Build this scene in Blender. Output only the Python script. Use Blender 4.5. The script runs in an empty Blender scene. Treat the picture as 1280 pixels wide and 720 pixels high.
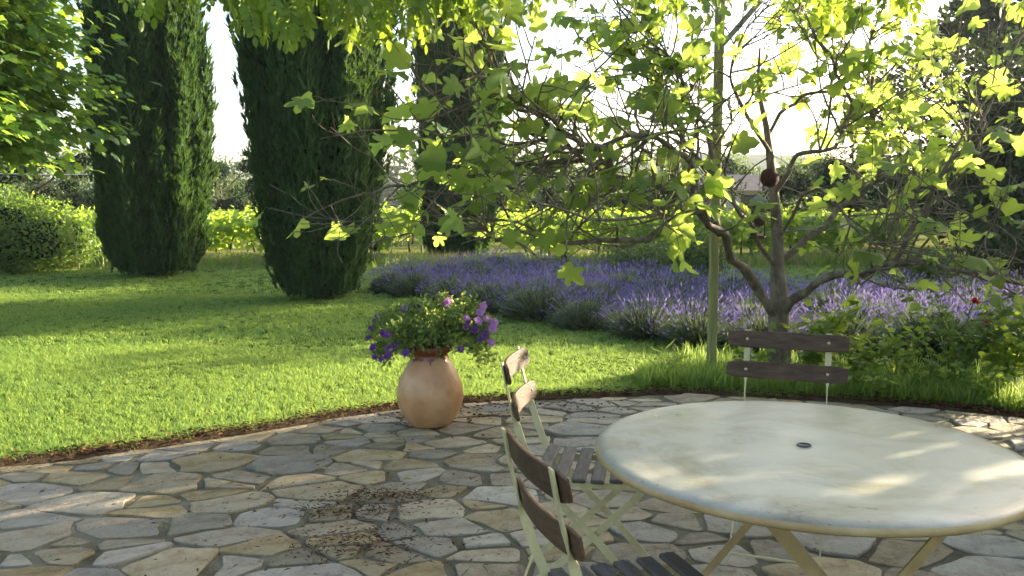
import bpy, math, random
import numpy as np
from mathutils import Vector, Matrix, noise as mnoise

R = math.radians
rng = np.random.default_rng(7)
random.seed(7)
S = bpy.context.scene
COL = S.collection

# ------------------------------------------------------------------ camera
CAM_H = 1.42; PITCH = R(5.8); FOC = 1060.0           # focal length in pixels of a 1280 px wide picture
cd = bpy.data.cameras.new('camera'); cam = bpy.data.objects.new('camera', cd); COL.objects.link(cam)
cam.location = (0, 0, CAM_H); cam.rotation_euler = (R(90) - PITCH, 0, 0)
cd.sensor_fit = 'HORIZONTAL'; cd.sensor_width = 36.0; cd.lens = 36.0 * FOC / 1280.0
cd.clip_start = 0.05; cd.clip_end = 6000
S.camera = cam

# ------------------------------------------------------------------ world, sun, exposure
SUN_AZ = R(59); SUN_EL = R(17)                       # azimuth clockwise from +Y (the way the camera looks)
W = bpy.data.worlds.new('World'); S.world = W; W.use_nodes = True
nt = W.node_tree; bg = nt.nodes['Background']
sky = nt.nodes.new('ShaderNodeTexSky'); sky.sky_type = 'NISHITA'; sky.sun_disc = False
sky.sun_elevation = SUN_EL; sky.sun_rotation = SUN_AZ; sky.air_density = 1.0; sky.dust_density = 3.2; sky.ozone_density = 1.0
nt.links.new(sky.outputs[0], bg.inputs[0]); bg.inputs[1].default_value = 0.102
sl = bpy.data.lights.new('sun', 'SUN'); sl.energy = 5.0; sl.angle = R(0.6); sl.color = (1.0, 0.85, 0.62)
so = bpy.data.objects.new('sun', sl); COL.objects.link(so)
SUN_DIR = Vector((math.sin(SUN_AZ) * math.cos(SUN_EL), math.cos(SUN_AZ) * math.cos(SUN_EL), math.sin(SUN_EL)))
so.rotation_euler = SUN_DIR.to_track_quat('Z', 'Y').to_euler(); so.location = SUN_DIR * 60
vs = S.view_settings; vs.view_transform = 'Standard'; vs.look = 'None'; vs.gamma = 1; vs.use_curve_mapping = False
vs.exposure = 2.4
S.render.engine = 'CYCLES'
cy = S.cycles; cy.use_denoising = True; cy.max_bounces = 7; cy.diffuse_bounces = 4; cy.glossy_bounces = 2
cy.transmission_bounces = 4; cy.transparent_max_bounces = 4; cy.volume_bounces = 0; cy.caustics_reflective = False; cy.caustics_refractive = False
cy.use_adaptive_sampling = True; cy.adaptive_threshold = 0.02; cy.sample_clamp_indirect = 6

def sunq(a, q):
    "ground point from distance a towards the sun and q across that direction"
    s, c = math.sin(SUN_AZ), math.cos(SUN_AZ)
    return (a * s - q * c, a * c + q * s)

def ray(px, py):
    a = (px - 640) / FOC; b = -(py - 360) / FOC
    return np.array([a, math.cos(PITCH) + b * math.sin(PITCH), -math.sin(PITCH) + b * math.cos(PITCH)])
def atY(px, py, Y):
    d = ray(px, py); return np.array([0, 0, CAM_H]) + d * (Y / d[1])
def atZ(px, py, z=0.0):
    d = ray(px, py); return np.array([0, 0, CAM_H]) + d * ((z - CAM_H) / d[2])

# ------------------------------------------------------------------ materials
MATS = {}
def newmat(name):
    m = bpy.data.materials.new(name); m.use_nodes = True; MATS[name] = m
    n = m.node_tree.nodes; return m, n, m.node_tree.links, n['Principled BSDF']
def N(n, t, **kw):
    o = n.new(t)
    for k, v in kw.items():
        if k.startswith('i_'):
            key = k[2:]; key = int(key) if key.isdigit() else key.replace('_', ' ')
            o.inputs[key].default_value = v
        else: setattr(o, k, v)
    return o
def c4(c): return (c[0], c[1], c[2], 1.0)
def ramp(n, stops):
    r = n.new('ShaderNodeValToRGB'); e = r.color_ramp.elements
    e[0].position = stops[0][0]; e[0].color = c4(stops[0][1]); e[1].position = stops[1][0]; e[1].color = c4(stops[1][1])
    for p, c in stops[2:]:
        x = e.new(p); x.color = c4(c)
    return r
def leafmat(name, c1, c2, tc, tw=0.45, rough=0.45, spec=0.35, patch=None):
    "leaf: diffuse + gloss on top, translucent for light from behind; colour varies leaf by leaf"
    m, n, l, b = newmat(name)
    g = N(n, 'ShaderNodeNewGeometry'); oi = N(n, 'ShaderNodeObjectInfo')
    ad = N(n, 'ShaderNodeMath', operation='ADD'); fr = N(n, 'ShaderNodeMath', operation='FRACT')
    l.new(g.outputs['Random Per Island'], ad.inputs[0]); l.new(oi.outputs['Random'], ad.inputs[1]); l.new(ad.outputs[0], fr.inputs[0])
    rp = ramp(n, [(0, c1), (1, c2)]); l.new(fr.outputs[0], rp.inputs[0])
    l.new(rp.outputs[0], b.inputs['Base Color']); b.inputs['Roughness'].default_value = rough
    if patch:      # worn, drier and clovery patches across the lawn
        pn = N(n, 'ShaderNodeTexNoise', i_Scale=patch[0], i_Detail=8, i_Roughness=patch[1]); l.new(g.outputs['Position'], pn.inputs['Vector'])
        pr = ramp(n, [(.32, (.55, .9, .8)), (.46, (1, 1, 1)), (.57, (1.3, 1.12, .85)), (.68, (2.1, 1.5, 1.35))]); l.new(pn.outputs[0], pr.inputs[0])
        pm_ = N(n, 'ShaderNodeMix', data_type='RGBA', blend_type='MULTIPLY'); pm_.inputs['Factor'].default_value = 1; l.new(rp.outputs[0], pm_.inputs[6]); l.new(pr.outputs[0], pm_.inputs[7]); l.new(pm_.outputs[2], b.inputs['Base Color'])
    b.inputs['Specular IOR Level'].default_value = spec
    rt = ramp(n, [(0, [x * .8 for x in tc]), (1, [min(1, x * 1.15) for x in tc])]); l.new(fr.outputs[0], rt.inputs[0])
    t = N(n, 'ShaderNodeBsdfTranslucent'); l.new(rt.outputs[0], t.inputs[0])
    mx = N(n, 'ShaderNodeMixShader'); mx.inputs[0].default_value = tw
    l.new(b.outputs[0], mx.inputs[1]); l.new(t.outputs[0], mx.inputs[2])
    l.new(mx.outputs[0], n['Material Output'].inputs[0])
    return m
def noisemat(name, stops, scale=5, detail=6, rough=0.8, bump=0.0, bscale=40, coord='Object', stretch=(1, 1, 1), spec=0.3, objvar=0.0, metallic=0):
    m, n, l, b = newmat(name)
    tc = N(n, 'ShaderNodeTexCoord'); mp = N(n, 'ShaderNodeMapping'); mp.inputs['Scale'].default_value = stretch
    l.new(tc.outputs[coord], mp.inputs[0])
    v = mp.outputs[0]
    if objvar:
        oi = N(n, 'ShaderNodeObjectInfo'); va = N(n, 'ShaderNodeVectorMath', operation='SCALE'); va.inputs[0].default_value = (37, 19, 53)
        l.new(oi.outputs['Random'], va.inputs['Scale']); vb = N(n, 'ShaderNodeVectorMath', operation='ADD')
        l.new(v, vb.inputs[0]); l.new(va.outputs[0], vb.inputs[1]); v = vb.outputs[0]
    t = N(n, 'ShaderNodeTexNoise'); t.inputs['Scale'].default_value = scale; t.inputs['Detail'].default_value = detail; t.inputs['Roughness'].default_value = .62
    l.new(v, t.inputs['Vector'])
    rp = ramp(n, stops); l.new(t.outputs[0], rp.inputs[0]); out = rp.outputs[0]
    if objvar:
        hs = N(n, 'ShaderNodeHueSaturation'); mr = N(n, 'ShaderNodeMapRange'); mr.inputs[3].default_value = 1 - objvar; mr.inputs[4].default_value = 1 + objvar
        l.new(oi.outputs['Random'], mr.inputs[0]); l.new(mr.outputs[0], hs.inputs['Value']); l.new(out, hs.inputs['Color']); out = hs.outputs[0]
    l.new(out, b.inputs['Base Color']); b.inputs['Roughness'].default_value = rough; b.inputs['Specular IOR Level'].default_value = spec; b.inputs['Metallic'].default_value = metallic
    if bump:
        t2 = N(n, 'ShaderNodeTexNoise'); t2.inputs['Scale'].default_value = bscale; t2.inputs['Detail'].default_value = 8; t2.inputs['Roughness'].default_value = .65
        l.new(v, t2.inputs['Vector']); bp = N(n, 'ShaderNodeBump'); bp.inputs['Strength'].default_value = bump; bp.inputs['Distance'].default_value = 0.02
        l.new(t2.outputs[0], bp.inputs['Height']); l.new(bp.outputs[0], b.inputs['Normal'])
    return m

M_bark = noisemat('fig_bark', [(.3, (.07, .053, .038)), (.5, (.15, .12, .09)), (.75, (.27, .23, .18))], 16, rough=.85, bump=.6, bscale=50, stretch=(1, 1, .35))
M_twig = noisemat('twig_bark', [(.35, (.10, .07, .045)), (.7, (.23, .17, .11))], 20, rough=.8)
M_darkbark = noisemat('dark_bark', [(.3, (.035, .025, .02)), (.7, (.10, .075, .055))], 12, rough=.9, bump=.5)
M_fig = leafmat('fig_leaf', (.050, .115, .028), (.15, .225, .055), (.48, .63, .10), .56)
M_wis = leafmat('wisteria_leaf', (.05, .105, .014), (.12, .19, .026), (.36, .50, .04), .45)
M_broad = leafmat('broadleaf', (.045, .10, .018), (.10, .19, .03), (.36, .55, .05), .45)
M_cyp = leafmat('cypress_foliage', (.016, .052, .019), (.046, .105, .032), (.14, .25, .035), .24, rough=.7, spec=.15)
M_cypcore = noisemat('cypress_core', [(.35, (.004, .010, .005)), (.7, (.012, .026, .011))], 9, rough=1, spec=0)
M_hedge = leafmat('hedge_leaf', (.04, .09, .018), (.095, .165, .03), (.36, .52, .05), .4)
M_vine = leafmat('vine_leaf', (.07, .15, .02), (.17, .27, .035), (.58, .74, .06), .52)
M_olive = leafmat('olive_leaf', (.075, .11, .05), (.15, .19, .09), (.20, .26, .08), .22, rough=.7, spec=.15)
M_pine = leafmat('pine_foliage', (.016, .034, .016), (.045, .07, .025), (.08, .12, .03), .18, rough=.7, spec=.15)
M_shrub = leafmat('shrub_leaf', (.04, .08, .022), (.09, .15, .04), (.22, .33, .05), .3, spec=.2)
M_weed = leafmat('weed_leaf', (.06, .12, .02), (.14, .22, .035), (.42, .56, .06), .42)
M_lavst = leafmat('lavender_stem', (.095, .135, .075), (.21, .26, .145), (.22, .30, .11), .25, rough=.7, spec=.2)
M_lavfl = leafmat('lavender_flower', (.095, .070, .27), (.22, .175, .47), (.30, .24, .52), .3, rough=.8, spec=.1)
M_lavbase = leafmat('lavender_base', (.055, .075, .042), (.13, .16, .09), (.14, .18, .07), .2, rough=.8, spec=.1)
M_petleaf = leafmat('petunia_leaf', (.085, .14, .035), (.20, .27, .075), (.46, .56, .11), .42)
M_grass = leafmat('grass_blade', (.060, .140, .030), (.150, .25, .065), (.42, .57, .11), .5, rough=.5, spec=.25, patch=(.9, .70))
M_drygrass = leafmat('dry_grass', (.22, .20, .08), (.36, .32, .14), (.45, .40, .15), .35, rough=.7)
def flowermat(name, c, tc): return leafmat(name, [x * .8 for x in c], c, tc, .35, rough=.6, spec=.2)
M_pur = flowermat('petal_purple', (.13, .045, .24), (.26, .09, .42))
M_mau = flowermat('petal_mauve', (.40, .20, .50), (.60, .28, .62))
M_rose = flowermat('petal_red', (.45, .015, .025), (.60, .02, .02))
M_ground = noisemat('ground', [(.3, (.085, .085, .03)), (.5, (.12, .14, .04)), (.7, (.17, .16, .07))], 1.2, 10, rough=1, spec=0, bump=.4, bscale=8)
M_lawnsoil = noisemat('lawn_turf', [(.3, (.035, .06, .012)), (.6, (.06, .10, .02))], 6, 8, rough=1, spec=0, bump=.8, bscale=30)
M_soil = noisemat('soil', [(.3, (.030, .020, .013)), (.6, (.085, .058, .036)), (.8, (.13, .095, .06))], 14, 8, rough=1, spec=0, bump=1, bscale=60)
M_cream = noisemat('cream_paint', [(.3, (.36, .31, .15)), (.55, (.50, .45, .24)), (.75, (.55, .51, .31))], 9, 6, rough=.5, bump=.15, bscale=70)
M_gold = noisemat('ochre_paint', [(.3, (.30, .20, .08)), (.6, (.44, .33, .16)), (.8, (.50, .41, .24))], 8, 6, rough=.42, bump=.15, bscale=60)
M_slat = noisemat('brown_wood', [(.3, (.042, .022, .011)), (.55, (.085, .048, .025)), (.8, (.15, .092, .052))], 10, 8, rough=.55, bump=.35, bscale=30, stretch=(5, 1, 5), objvar=.2)
M_seat = noisemat('weathered_slat', [(.3, (.055, .047, .040)), (.55, (.10, .088, .076)), (.8, (.16, .14, .12))], 12, 8, rough=.6, bump=.4, bscale=30, stretch=(6, 1, 6), objvar=.2)
M_post = noisemat('green_timber', [(.3, (.19, .19, .065)), (.55, (.28, .27, .11)), (.8, (.36, .33, .16))], 5, 6, rough=.75, bump=.3, bscale=25, stretch=(6, 6, .6))
M_beam = noisemat('grey_timber', [(.3, (.17, .18, .15)), (.7, (.32, .33, .29))], 5, 6, rough=.8, bump=.3, bscale=25, stretch=(.6, 6, 6))
M_iron = noisemat('dark_iron', [(.3, (.02, .017, .015)), (.7, (.06, .05, .045))], 20, rough=.5)
M_feeder = noisemat('feeder_brown', [(.3, (.030, .015, .010)), (.7, (.075, .035, .022))], 10, rough=.45)
M_tan = noisemat('tan_wood', [(.3, (.42, .30, .12)), (.7, (.60, .46, .22))], 10, rough=.6)
M_nest = noisemat('nest_red', [(.3, (.03, .012, .008)), (.7, (.10, .035, .022))], 16, rough=.9, bump=1, bscale=30)
M_wall = noisemat('render_wall', [(.3, (.42, .36, .28)), (.7, (.55, .48, .38))], 2, rough=.9, bump=.2)
M_roof = noisemat('roof_tile', [(.3, (.16, .13, .11)), (.7, (.26, .21, .175))], 3, rough=.9)
M_hill = noisemat('wooded_hill', [(.35, (.030, .045, .022)), (.6, (.06, .08, .038)), (.8, (.12, .12, .06))], .05, 10, rough=1, spec=0)
M_litter = leafmat('leaf_litter', (.035, .016, .009), (.13, .062, .030), (.1, .05, .02), .12, rough=.9, spec=.1)
M_straw = leafmat('straw', (.30, .22, .11), (.45, .36, .2), (.3, .2, .1), .15, rough=.8, spec=.1)
M_wire = noisemat('wire', [(.3, (.55, .55, .5)), (.7, (.65, .65, .6))], 4, rough=.5)

def stonemat():
    m, n, l, b = newmat('limestone')
    tc = N(n, 'ShaderNodeTexCoord'); oi = N(n, 'ShaderNodeObjectInfo'); v = tc.outputs['Object']
    t1 = N(n, 'ShaderNodeTexNoise', i_Scale=5.5, i_Detail=9, i_Roughness=.68); l.new(v, t1.inputs['Vector'])
    r1 = ramp(n, [(.30, (.165, .116, .064)), (.44, (.285, .225, .14)), (.56, (.385, .32, .215)), (.8, (.49, .43, .315))]); l.new(t1.outputs[0], r1.inputs[0])
    hs = N(n, 'ShaderNodeHueSaturation'); l.new(r1.outputs[0], hs.inputs['Color'])
    mr = N(n, 'ShaderNodeMapRange', i_3=.62, i_4=1.2); l.new(oi.outputs['Random'], mr.inputs[0]); l.new(mr.outputs[0], hs.inputs['Value'])
    wn = N(n, 'ShaderNodeTexWhiteNoise', noise_dimensions='1D'); l.new(oi.outputs['Random'], wn.inputs['W'])
    ms = N(n, 'ShaderNodeMapRange', i_3=.6, i_4=1.45); l.new(wn.outputs['Value'], ms.inputs[0]); l.new(ms.outputs[0], hs.inputs['Saturation'])
    # pits and cracks
    vo = N(n, 'ShaderNodeTexNoise', i_Scale=38, i_Detail=4, i_Roughness=.6); l.new(v, vo.inputs['Vector'])
    rp = ramp(n, [(.30, (.35, .33, .30)), (.40, (1, 1, 1))]); l.new(vo.outputs[0], rp.inputs[0])
    mx = N(n, 'ShaderNodeMix', data_type='RGBA', blend_type='MULTIPLY'); mx.inputs['Factor'].default_value = .8
    l.new(hs.outputs[0], mx.inputs[6]); l.new(rp.outputs[0], mx.inputs[7])
    # moss and dirt film, patchy
    t3 = N(n, 'ShaderNodeTexNoise', i_Scale=1.3, i_Detail=7, i_Roughness=.7); l.new(v, t3.inputs['Vector'])
    r3 = ramp(n, [(.44, (0, 0, 0)), (.66, (1, 1, 1))]); l.new(t3.outputs[0], r3.inputs[0])
    sc = N(n, 'ShaderNodeMath', operation='MULTIPLY', i_1=.55); l.new(r3.outputs[0], sc.inputs[0])
    m2 = N(n, 'ShaderNodeMix', data_type='RGBA'); l.new(sc.outputs[0], m2.inputs['Factor']); l.new(mx.outputs[2], m2.inputs[6]); m2.inputs[7].default_value = (.17, .145, .085, 1)
    l.new(m2.outputs[2], b.inputs['Base Color']); b.inputs['Roughness'].default_value = .62; b.inputs['Specular IOR Level'].default_value = .35
    t4 = N(n, 'ShaderNodeTexNoise', i_Scale=11, i_Detail=10, i_Roughness=.66); l.new(v, t4.inputs['Vector'])
    bp = N(n, 'ShaderNodeBump', i_Strength=1.0, i_Distance=.03); l.new(t4.outputs[0], bp.inputs['Height'])
    b2 = N(n, 'ShaderNodeBump', i_Strength=.4, i_Distance=.006); l.new(rp.outputs[0], b2.inputs['Height']); l.new(bp.outputs[0], b2.inputs['Normal'])
    l.new(b2.outputs[0], b.inputs['Normal'])
    return m
M_stone = stonemat()
M_mortar = noisemat('mortar', [(.3, (.07, .058, .030)), (.45, (.14, .12, .075)), (.58, (.20, .18, .125)), (.8, (.29, .27, .205))], 3.5, 9, rough=.95, spec=.1, bump=1, bscale=45)

def tabletopmat():
    m, n, l, b = newmat('worn_cream_enamel')
    tc = N(n, 'ShaderNodeTexCoord'); v = tc.outputs['Object']
    t1 = N(n, 'ShaderNodeTexNoise', i_Scale=3.2, i_Detail=7, i_Roughness=.6, i_Distortion=1.2); l.new(v, t1.inputs['Vector'])
    r1 = ramp(n, [(.28, (.15, .132, .085)), (.40, (.235, .215, .15)), (.52, (.31, .30, .235)), (.64, (.36, .345, .27)), (.75, (.41, .39, .33))]); l.new(t1.outputs[0], r1.inputs[0])
    t2 = N(n, 'ShaderNodeTexNoise', i_Scale=60, i_Detail=5, i_Roughness=.7); l.new(v, t2.inputs['Vector'])
    r2 = ramp(n, [(.26, (.62, .55, .42)), (.40, (1, 1, 1))]); l.new(t2.outputs[0], r2.inputs[0])
    mx = N(n, 'ShaderNodeMix', data_type='RGBA', blend_type='MULTIPLY'); mx.inputs['Factor'].default_value = .6
    l.new(r1.outputs[0], mx.inputs[6]); l.new(r2.outputs[0], mx.inputs[7])
    # rust chips, denser towards the rim, and fine scratches
    sx = N(n, 'ShaderNodeVectorMath', operation='LENGTH'); fl = N(n, 'ShaderNodeVectorMath', operation='MULTIPLY'); fl.inputs[1].default_value = (1, 1, 0); l.new(v, fl.inputs[0]); l.new(fl.outputs[0], sx.inputs[0])
    tr = N(n, 'ShaderNodeTexNoise', i_Scale=34, i_Detail=6, i_Roughness=.75); l.new(v, tr.inputs['Vector'])
    er = N(n, 'ShaderNodeMapRange', i_1=.45, i_2=.60, i_3=0.0, i_4=.10); l.new(sx.outputs['Value'], er.inputs[0])
    sm = N(n, 'ShaderNodeMath', operation='ADD'); l.new(tr.outputs[0], sm.inputs[0]); l.new(er.outputs[0], sm.inputs[1])
    rr_ = ramp(n, [(.69, (0, 0, 0)), (.73, (1, 1, 1))]); l.new(sm.outputs[0], rr_.inputs[0])
    m3 = N(n, 'ShaderNodeMix', data_type='RGBA'); l.new(rr_.outputs[0], m3.inputs['Factor']); l.new(mx.outputs[2], m3.inputs[6]); m3.inputs[7].default_value = (.20, .12, .055, 1)
    ms_ = N(n, 'ShaderNodeMapping'); ms_.inputs['Scale'].default_value = (4, 90, 1); ms_.inputs['Rotation'].default_value = (0, 0, .6); l.new(v, ms_.inputs[0])
    ts = N(n, 'ShaderNodeTexNoise', i_Scale=1.0, i_Detail=3, i_Distortion=.4); l.new(ms_.outputs[0], ts.inputs['Vector'])
    rs_ = ramp(n, [(.27, (.72, .68, .6)), (.33, (1, 1, 1))]); l.new(ts.outputs[0], rs_.inputs[0])
    m4 = N(n, 'ShaderNodeMix', data_type='RGBA', blend_type='MULTIPLY'); m4.inputs['Factor'].default_value = .7; l.new(m3.outputs[2], m4.inputs[6]); l.new(rs_.outputs[0], m4.inputs[7])
    l.new(m4.outputs[2], b.inputs['Base Color'])
    mr = N(n, 'ShaderNodeMapRange', i_3=.20, i_4=.42); l.new(t1.outputs[0], mr.inputs[0]); l.new(mr.outputs[0], b.inputs['Roughness'])
    b.inputs['Specular IOR Level'].default_value = .55
    bp = N(n, 'ShaderNodeBump', i_Strength=.12, i_Distance=.01); l.new(t2.outputs[0], bp.inputs['Height'])
    t5 = N(n, 'ShaderNodeTexNoise', i_Scale=5, i_Detail=2); l.new(v, t5.inputs['Vector'])
    b2 = N(n, 'ShaderNodeBump', i_Strength=.15, i_Distance=.02); l.new(t5.outputs[0], b2.inputs['Height']); l.new(bp.outputs[0], b2.inputs['Normal']); l.new(b2.outputs[0], b.inputs['Normal'])
    return m
M_top = tabletopmat()

def potmat():
    m, n, l, b = newmat('terracotta')
    tc = N(n, 'ShaderNodeTexCoord'); v = tc.outputs['Object']; sx = N(n, 'ShaderNodeSeparateXYZ'); l.new(v, sx.inputs[0])
    t1 = N(n, 'ShaderNodeTexNoise', i_Scale=6, i_Detail=7, i_Roughness=.6); l.new(v, t1.inputs['Vector'])
    r1 = ramp(n, [(.3, (.35, .165, .070)), (.5, (.48, .25, .11)), (.66, (.53, .31, .15)), (.8, (.57, .41, .26))]); l.new(t1.outputs[0], r1.inputs[0])
    mp = N(n, 'ShaderNodeMapping'); mp.inputs['Scale'].default_value = (16, 16, 2.2); l.new(v, mp.inputs[0])
    t2 = N(n, 'ShaderNodeTexNoise', i_Scale=1.6, i_Detail=3); l.new(mp.outputs[0], t2.inputs['Vector'])
    ma = N(n, 'ShaderNodeMath', operation='MULTIPLY_ADD', i_1=.17); l.new(t2.outputs[0], ma.inputs[0]); l.new(sx.outputs['Z'], ma.inputs[2])
    st = N(n, 'ShaderNodeMapRange', i_1=.495, i_2=.512); l.new(ma.outputs[0], st.inputs[0])
    mx = N(n, 'ShaderNodeMix', data_type='RGBA'); l.new(st.outputs[0], mx.inputs['Factor']); l.new(r1.outputs[0], mx.inputs[6]); mx.inputs[7].default_value = (.17, .048, .018, 1)
    l.new(mx.outputs[2], b.inputs['Base Color'])
    ro = N(n, 'ShaderNodeMapRange', i_3=.42, i_4=.2); l.new(st.outputs[0], ro.inputs[0]); l.new(ro.outputs[0], b.inputs['Roughness'])
    bp = N(n, 'ShaderNodeBump', i_Strength=.25, i_Distance=.01); l.new(t1.outputs[0], bp.inputs['Height']); l.new(bp.outputs[0], b.inputs['Normal'])
    return m
M_pot = potmat()

# ------------------------------------------------------------------ object helpers
def tag(o, label=None, cat=None, group=None, kind=None):
    if label: o['label'] = label
    if cat: o['category'] = cat
    if group: o['group'] = group
    if kind: o['kind'] = kind
    return o
def link(o, parent=None):
    COL.objects.link(o)
    if parent is not None: o.parent = parent
    return o
def empty(name, loc=(0, 0, 0), rz=0, sc=1):
    o = bpy.data.objects.new(name, None); COL.objects.link(o); o.location = tuple(loc); o.rotation_euler = (0, 0, rz); o.scale = (sc,) * 3; o.empty_display_size = .1
    return o
def meshdata(name, V, F, mats, smooth=False, mi=None):
    "V (n,3); F: (m,k) int array or list of faces, or list of such arrays"
    me = bpy.data.meshes.new(name); V = np.asarray(V, np.float32).reshape(-1, 3)
    if isinstance(F, np.ndarray): F = [F]
    if len(F) and isinstance(F[0], np.ndarray):
        idx = np.concatenate([f.ravel() for f in F]).astype(np.int32); tot = np.concatenate([np.full(len(f), f.shape[1], np.int32) for f in F])
    else:
        idx = np.array([i for f in F for i in f], np.int32); tot = np.array([len(f) for f in F], np.int32)
    me.vertices.add(len(V)); me.vertices.foreach_set('co', V.ravel())
    me.loops.add(len(idx)); me.loops.foreach_set('vertex_index', idx)
    me.polygons.add(len(tot)); st = np.concatenate([[0], np.cumsum(tot)[:-1]]).astype(np.int32)
    me.polygons.foreach_set('loop_start', st); me.polygons.foreach_set('loop_total', tot)
    if mi is not None: me.polygons.foreach_set('material_index', np.asarray(mi, np.int32))
    me.polygons.foreach_set('use_smooth', np.full(len(tot), bool(smooth)))
    me.update(calc_edges=True); me.validate()
    for m in (mats if isinstance(mats, (list, tuple)) else [mats]): me.materials.append(m)
    return me
def mobj(name, V, F, mat, parent=None, smooth=False, loc=None, mi=None):
    o = bpy.data.objects.new(name, meshdata(name, V, F, mat, smooth, mi)); link(o, parent)
    if loc is not None: o.location = tuple(loc)
    return o

class MB:
    "collects pieces of one part"
    def __init__(s): s.V = []; s.F = []; s.n = 0
    def add(s, V, F):
        V = np.asarray(V, float).reshape(-1, 3); s.V.append(V)
        for f in F: s.F.append([int(i) + s.n for i in f])
        s.n += len(V); return s
    def box(s, c, d, rot=None, bev=0.0):
        x, y, z = [q / 2 for q in d]; b = min(bev, x * .9, y * .9, z * .9)
        if b <= 0:
            V = np.array([(i, j, k) for i in (-x, x) for j in (-y, y) for k in (-z, z)]); F = [(0, 1, 3, 2), (4, 6, 7, 5), (0, 4, 5, 1), (2, 3, 7, 6), (0, 2, 6, 4), (1, 5, 7, 3)]
        else:
            V = []; idx = {}
            for sx in (-1, 1):
                for sy in (-1, 1):
                    for sz in (-1, 1):
                        for ax in range(3):
                            p = [sx * (x - b), sy * (y - b), sz * (z - b)]; p[ax] = (sx * x, sy * y, sz * z)[ax]
                            idx[(sx, sy, sz, ax)] = len(V); V.append(p)
            V = np.array(V); F = []
            for ax in range(3):
                o1, o2 = (ax + 1) % 3, (ax + 2) % 3
                for sg in (-1, 1):
                    q = []
                    for a, c_ in ((-1, -1), (1, -1), (1, 1), (-1, 1)):
                        k = [0, 0, 0]; k[ax] = sg; k[o1] = a; k[o2] = c_; q.append(idx[(k[0], k[1], k[2], ax)])
                    F.append(q if sg > 0 else q[::-1])
                for a in (-1, 1):
                    for c_ in (-1, 1):   # edge along ax between faces o1=a, o2=c_
                        k0 = [0, 0, 0]; k1 = [0, 0, 0]; k0[ax] = -1; k1[ax] = 1; k0[o1] = k1[o1] = a; k0[o2] = k1[o2] = c_
                        q = [idx[(*k0, o1)], idx[(*k1, o1)], idx[(*k1, o2)], idx[(*k0, o2)]]
                        F.append(q if a * c_ < 0 else q[::-1])
            for sx in (-1, 1):
                for sy in (-1, 1):
                    for sz in (-1, 1):
                        q = [idx[(sx, sy, sz, i)] for i in range(3)]; F.append(q if sx * sy * sz > 0 else q[::-1])
        if rot is not None: V = V @ np.array(rot).T
        return s.add(V + np.array(c), F)
    def bar(s, a, b, w, t, up=(0, 0, 1), bev=0.0):
        "flat bar from a to b: w across (in the plane of up), t thick"
        a = np.array(a, float); b = np.array(b, float); d = b - a; L = np.linalg.norm(d); d /= L
        u = np.array(up, float); u -= d * (u @ d); u /= np.linalg.norm(u); v = np.cross(d, u)
        return s.box((a + b) / 2, (L, w, t), np.stack([d, u, v], 1), bev)
    def tube(s, P, r, k=6, caps=True):
        V, F = tube(P, r, k, caps); return s.add(V, F)
    def build(s, name, mat, parent=None, smooth=False, loc=None):
        return mobj(name, np.concatenate(s.V), s.F, mat, parent, smooth, loc)

def tube(P, r, k=6, caps=True):
    P = np.asarray(P, float); n = len(P); r = np.broadcast_to(np.asarray(r, float), (n,))
    T = np.gradient(P, axis=0); T /= np.linalg.norm(T, axis=1, keepdims=True) + 1e-12
    u = np.cross(T[0], (0, 0, 1.0)); 
    if np.linalg.norm(u) < .05: u = np.cross(T[0], (1.0, 0, 0))
    u /= np.linalg.norm(u); V = []
    an = np.arange(k) * 2 * math.pi / k
    for i in range(n):
        u = u - T[i] * (u @ T[i]); u /= np.linalg.norm(u) + 1e-12; w = np.cross(T[i], u)
        V.append(P[i] + r[i] * (np.cos(an)[:, None] * u + np.sin(an)[:, None] * w))
    F = []
    for i in range(n - 1):
        for j in range(k):
            a = i * k + j; b = i * k + (j + 1) % k; F.append((a, b, b + k, a + k))
    if caps: F.append(tuple(range(k))[::-1]); F.append(tuple(range((n - 1) * k, n * k)))
    return np.concatenate(V), F

def lathe(prof, k=32, caps=(True, True)):
    V = []; F = []
    for r, z in prof:
        for j in range(k):
            a = 2 * math.pi * j / k; V.append((r * math.cos(a), r * math.sin(a), z))
    for i in range(len(prof) - 1):
        for j in range(k):
            a = i * k + j; b = i * k + (j + 1) % k; F.append((a, b, b + k, a + k))
    if caps[0]: F.append(tuple(range(k))[::-1])
    if caps[1]: F.append(tuple(range((len(prof) - 1) * k, len(prof) * k)))
    return np.array(V), F

def smoothpath(P, n):
    "Catmull-Rom through the points"
    P = np.asarray(P, float); m = len(P); Q = np.vstack([2 * P[0] - P[1], P, 2 * P[-1] - P[-2]])
    t = np.linspace(0, m - 1 - 1e-9, n); i = t.astype(int); u = (t - i)[:, None]
    p0, p1, p2, p3 = Q[i], Q[i + 1], Q[i + 2], Q[i + 3]
    return .5 * ((2 * p1) + (-p0 + p2) * u + (2 * p0 - 5 * p1 + 4 * p2 - p3) * u ** 2 + (-p0 + 3 * p1 - 3 * p2 + p3) * u ** 3)

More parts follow.
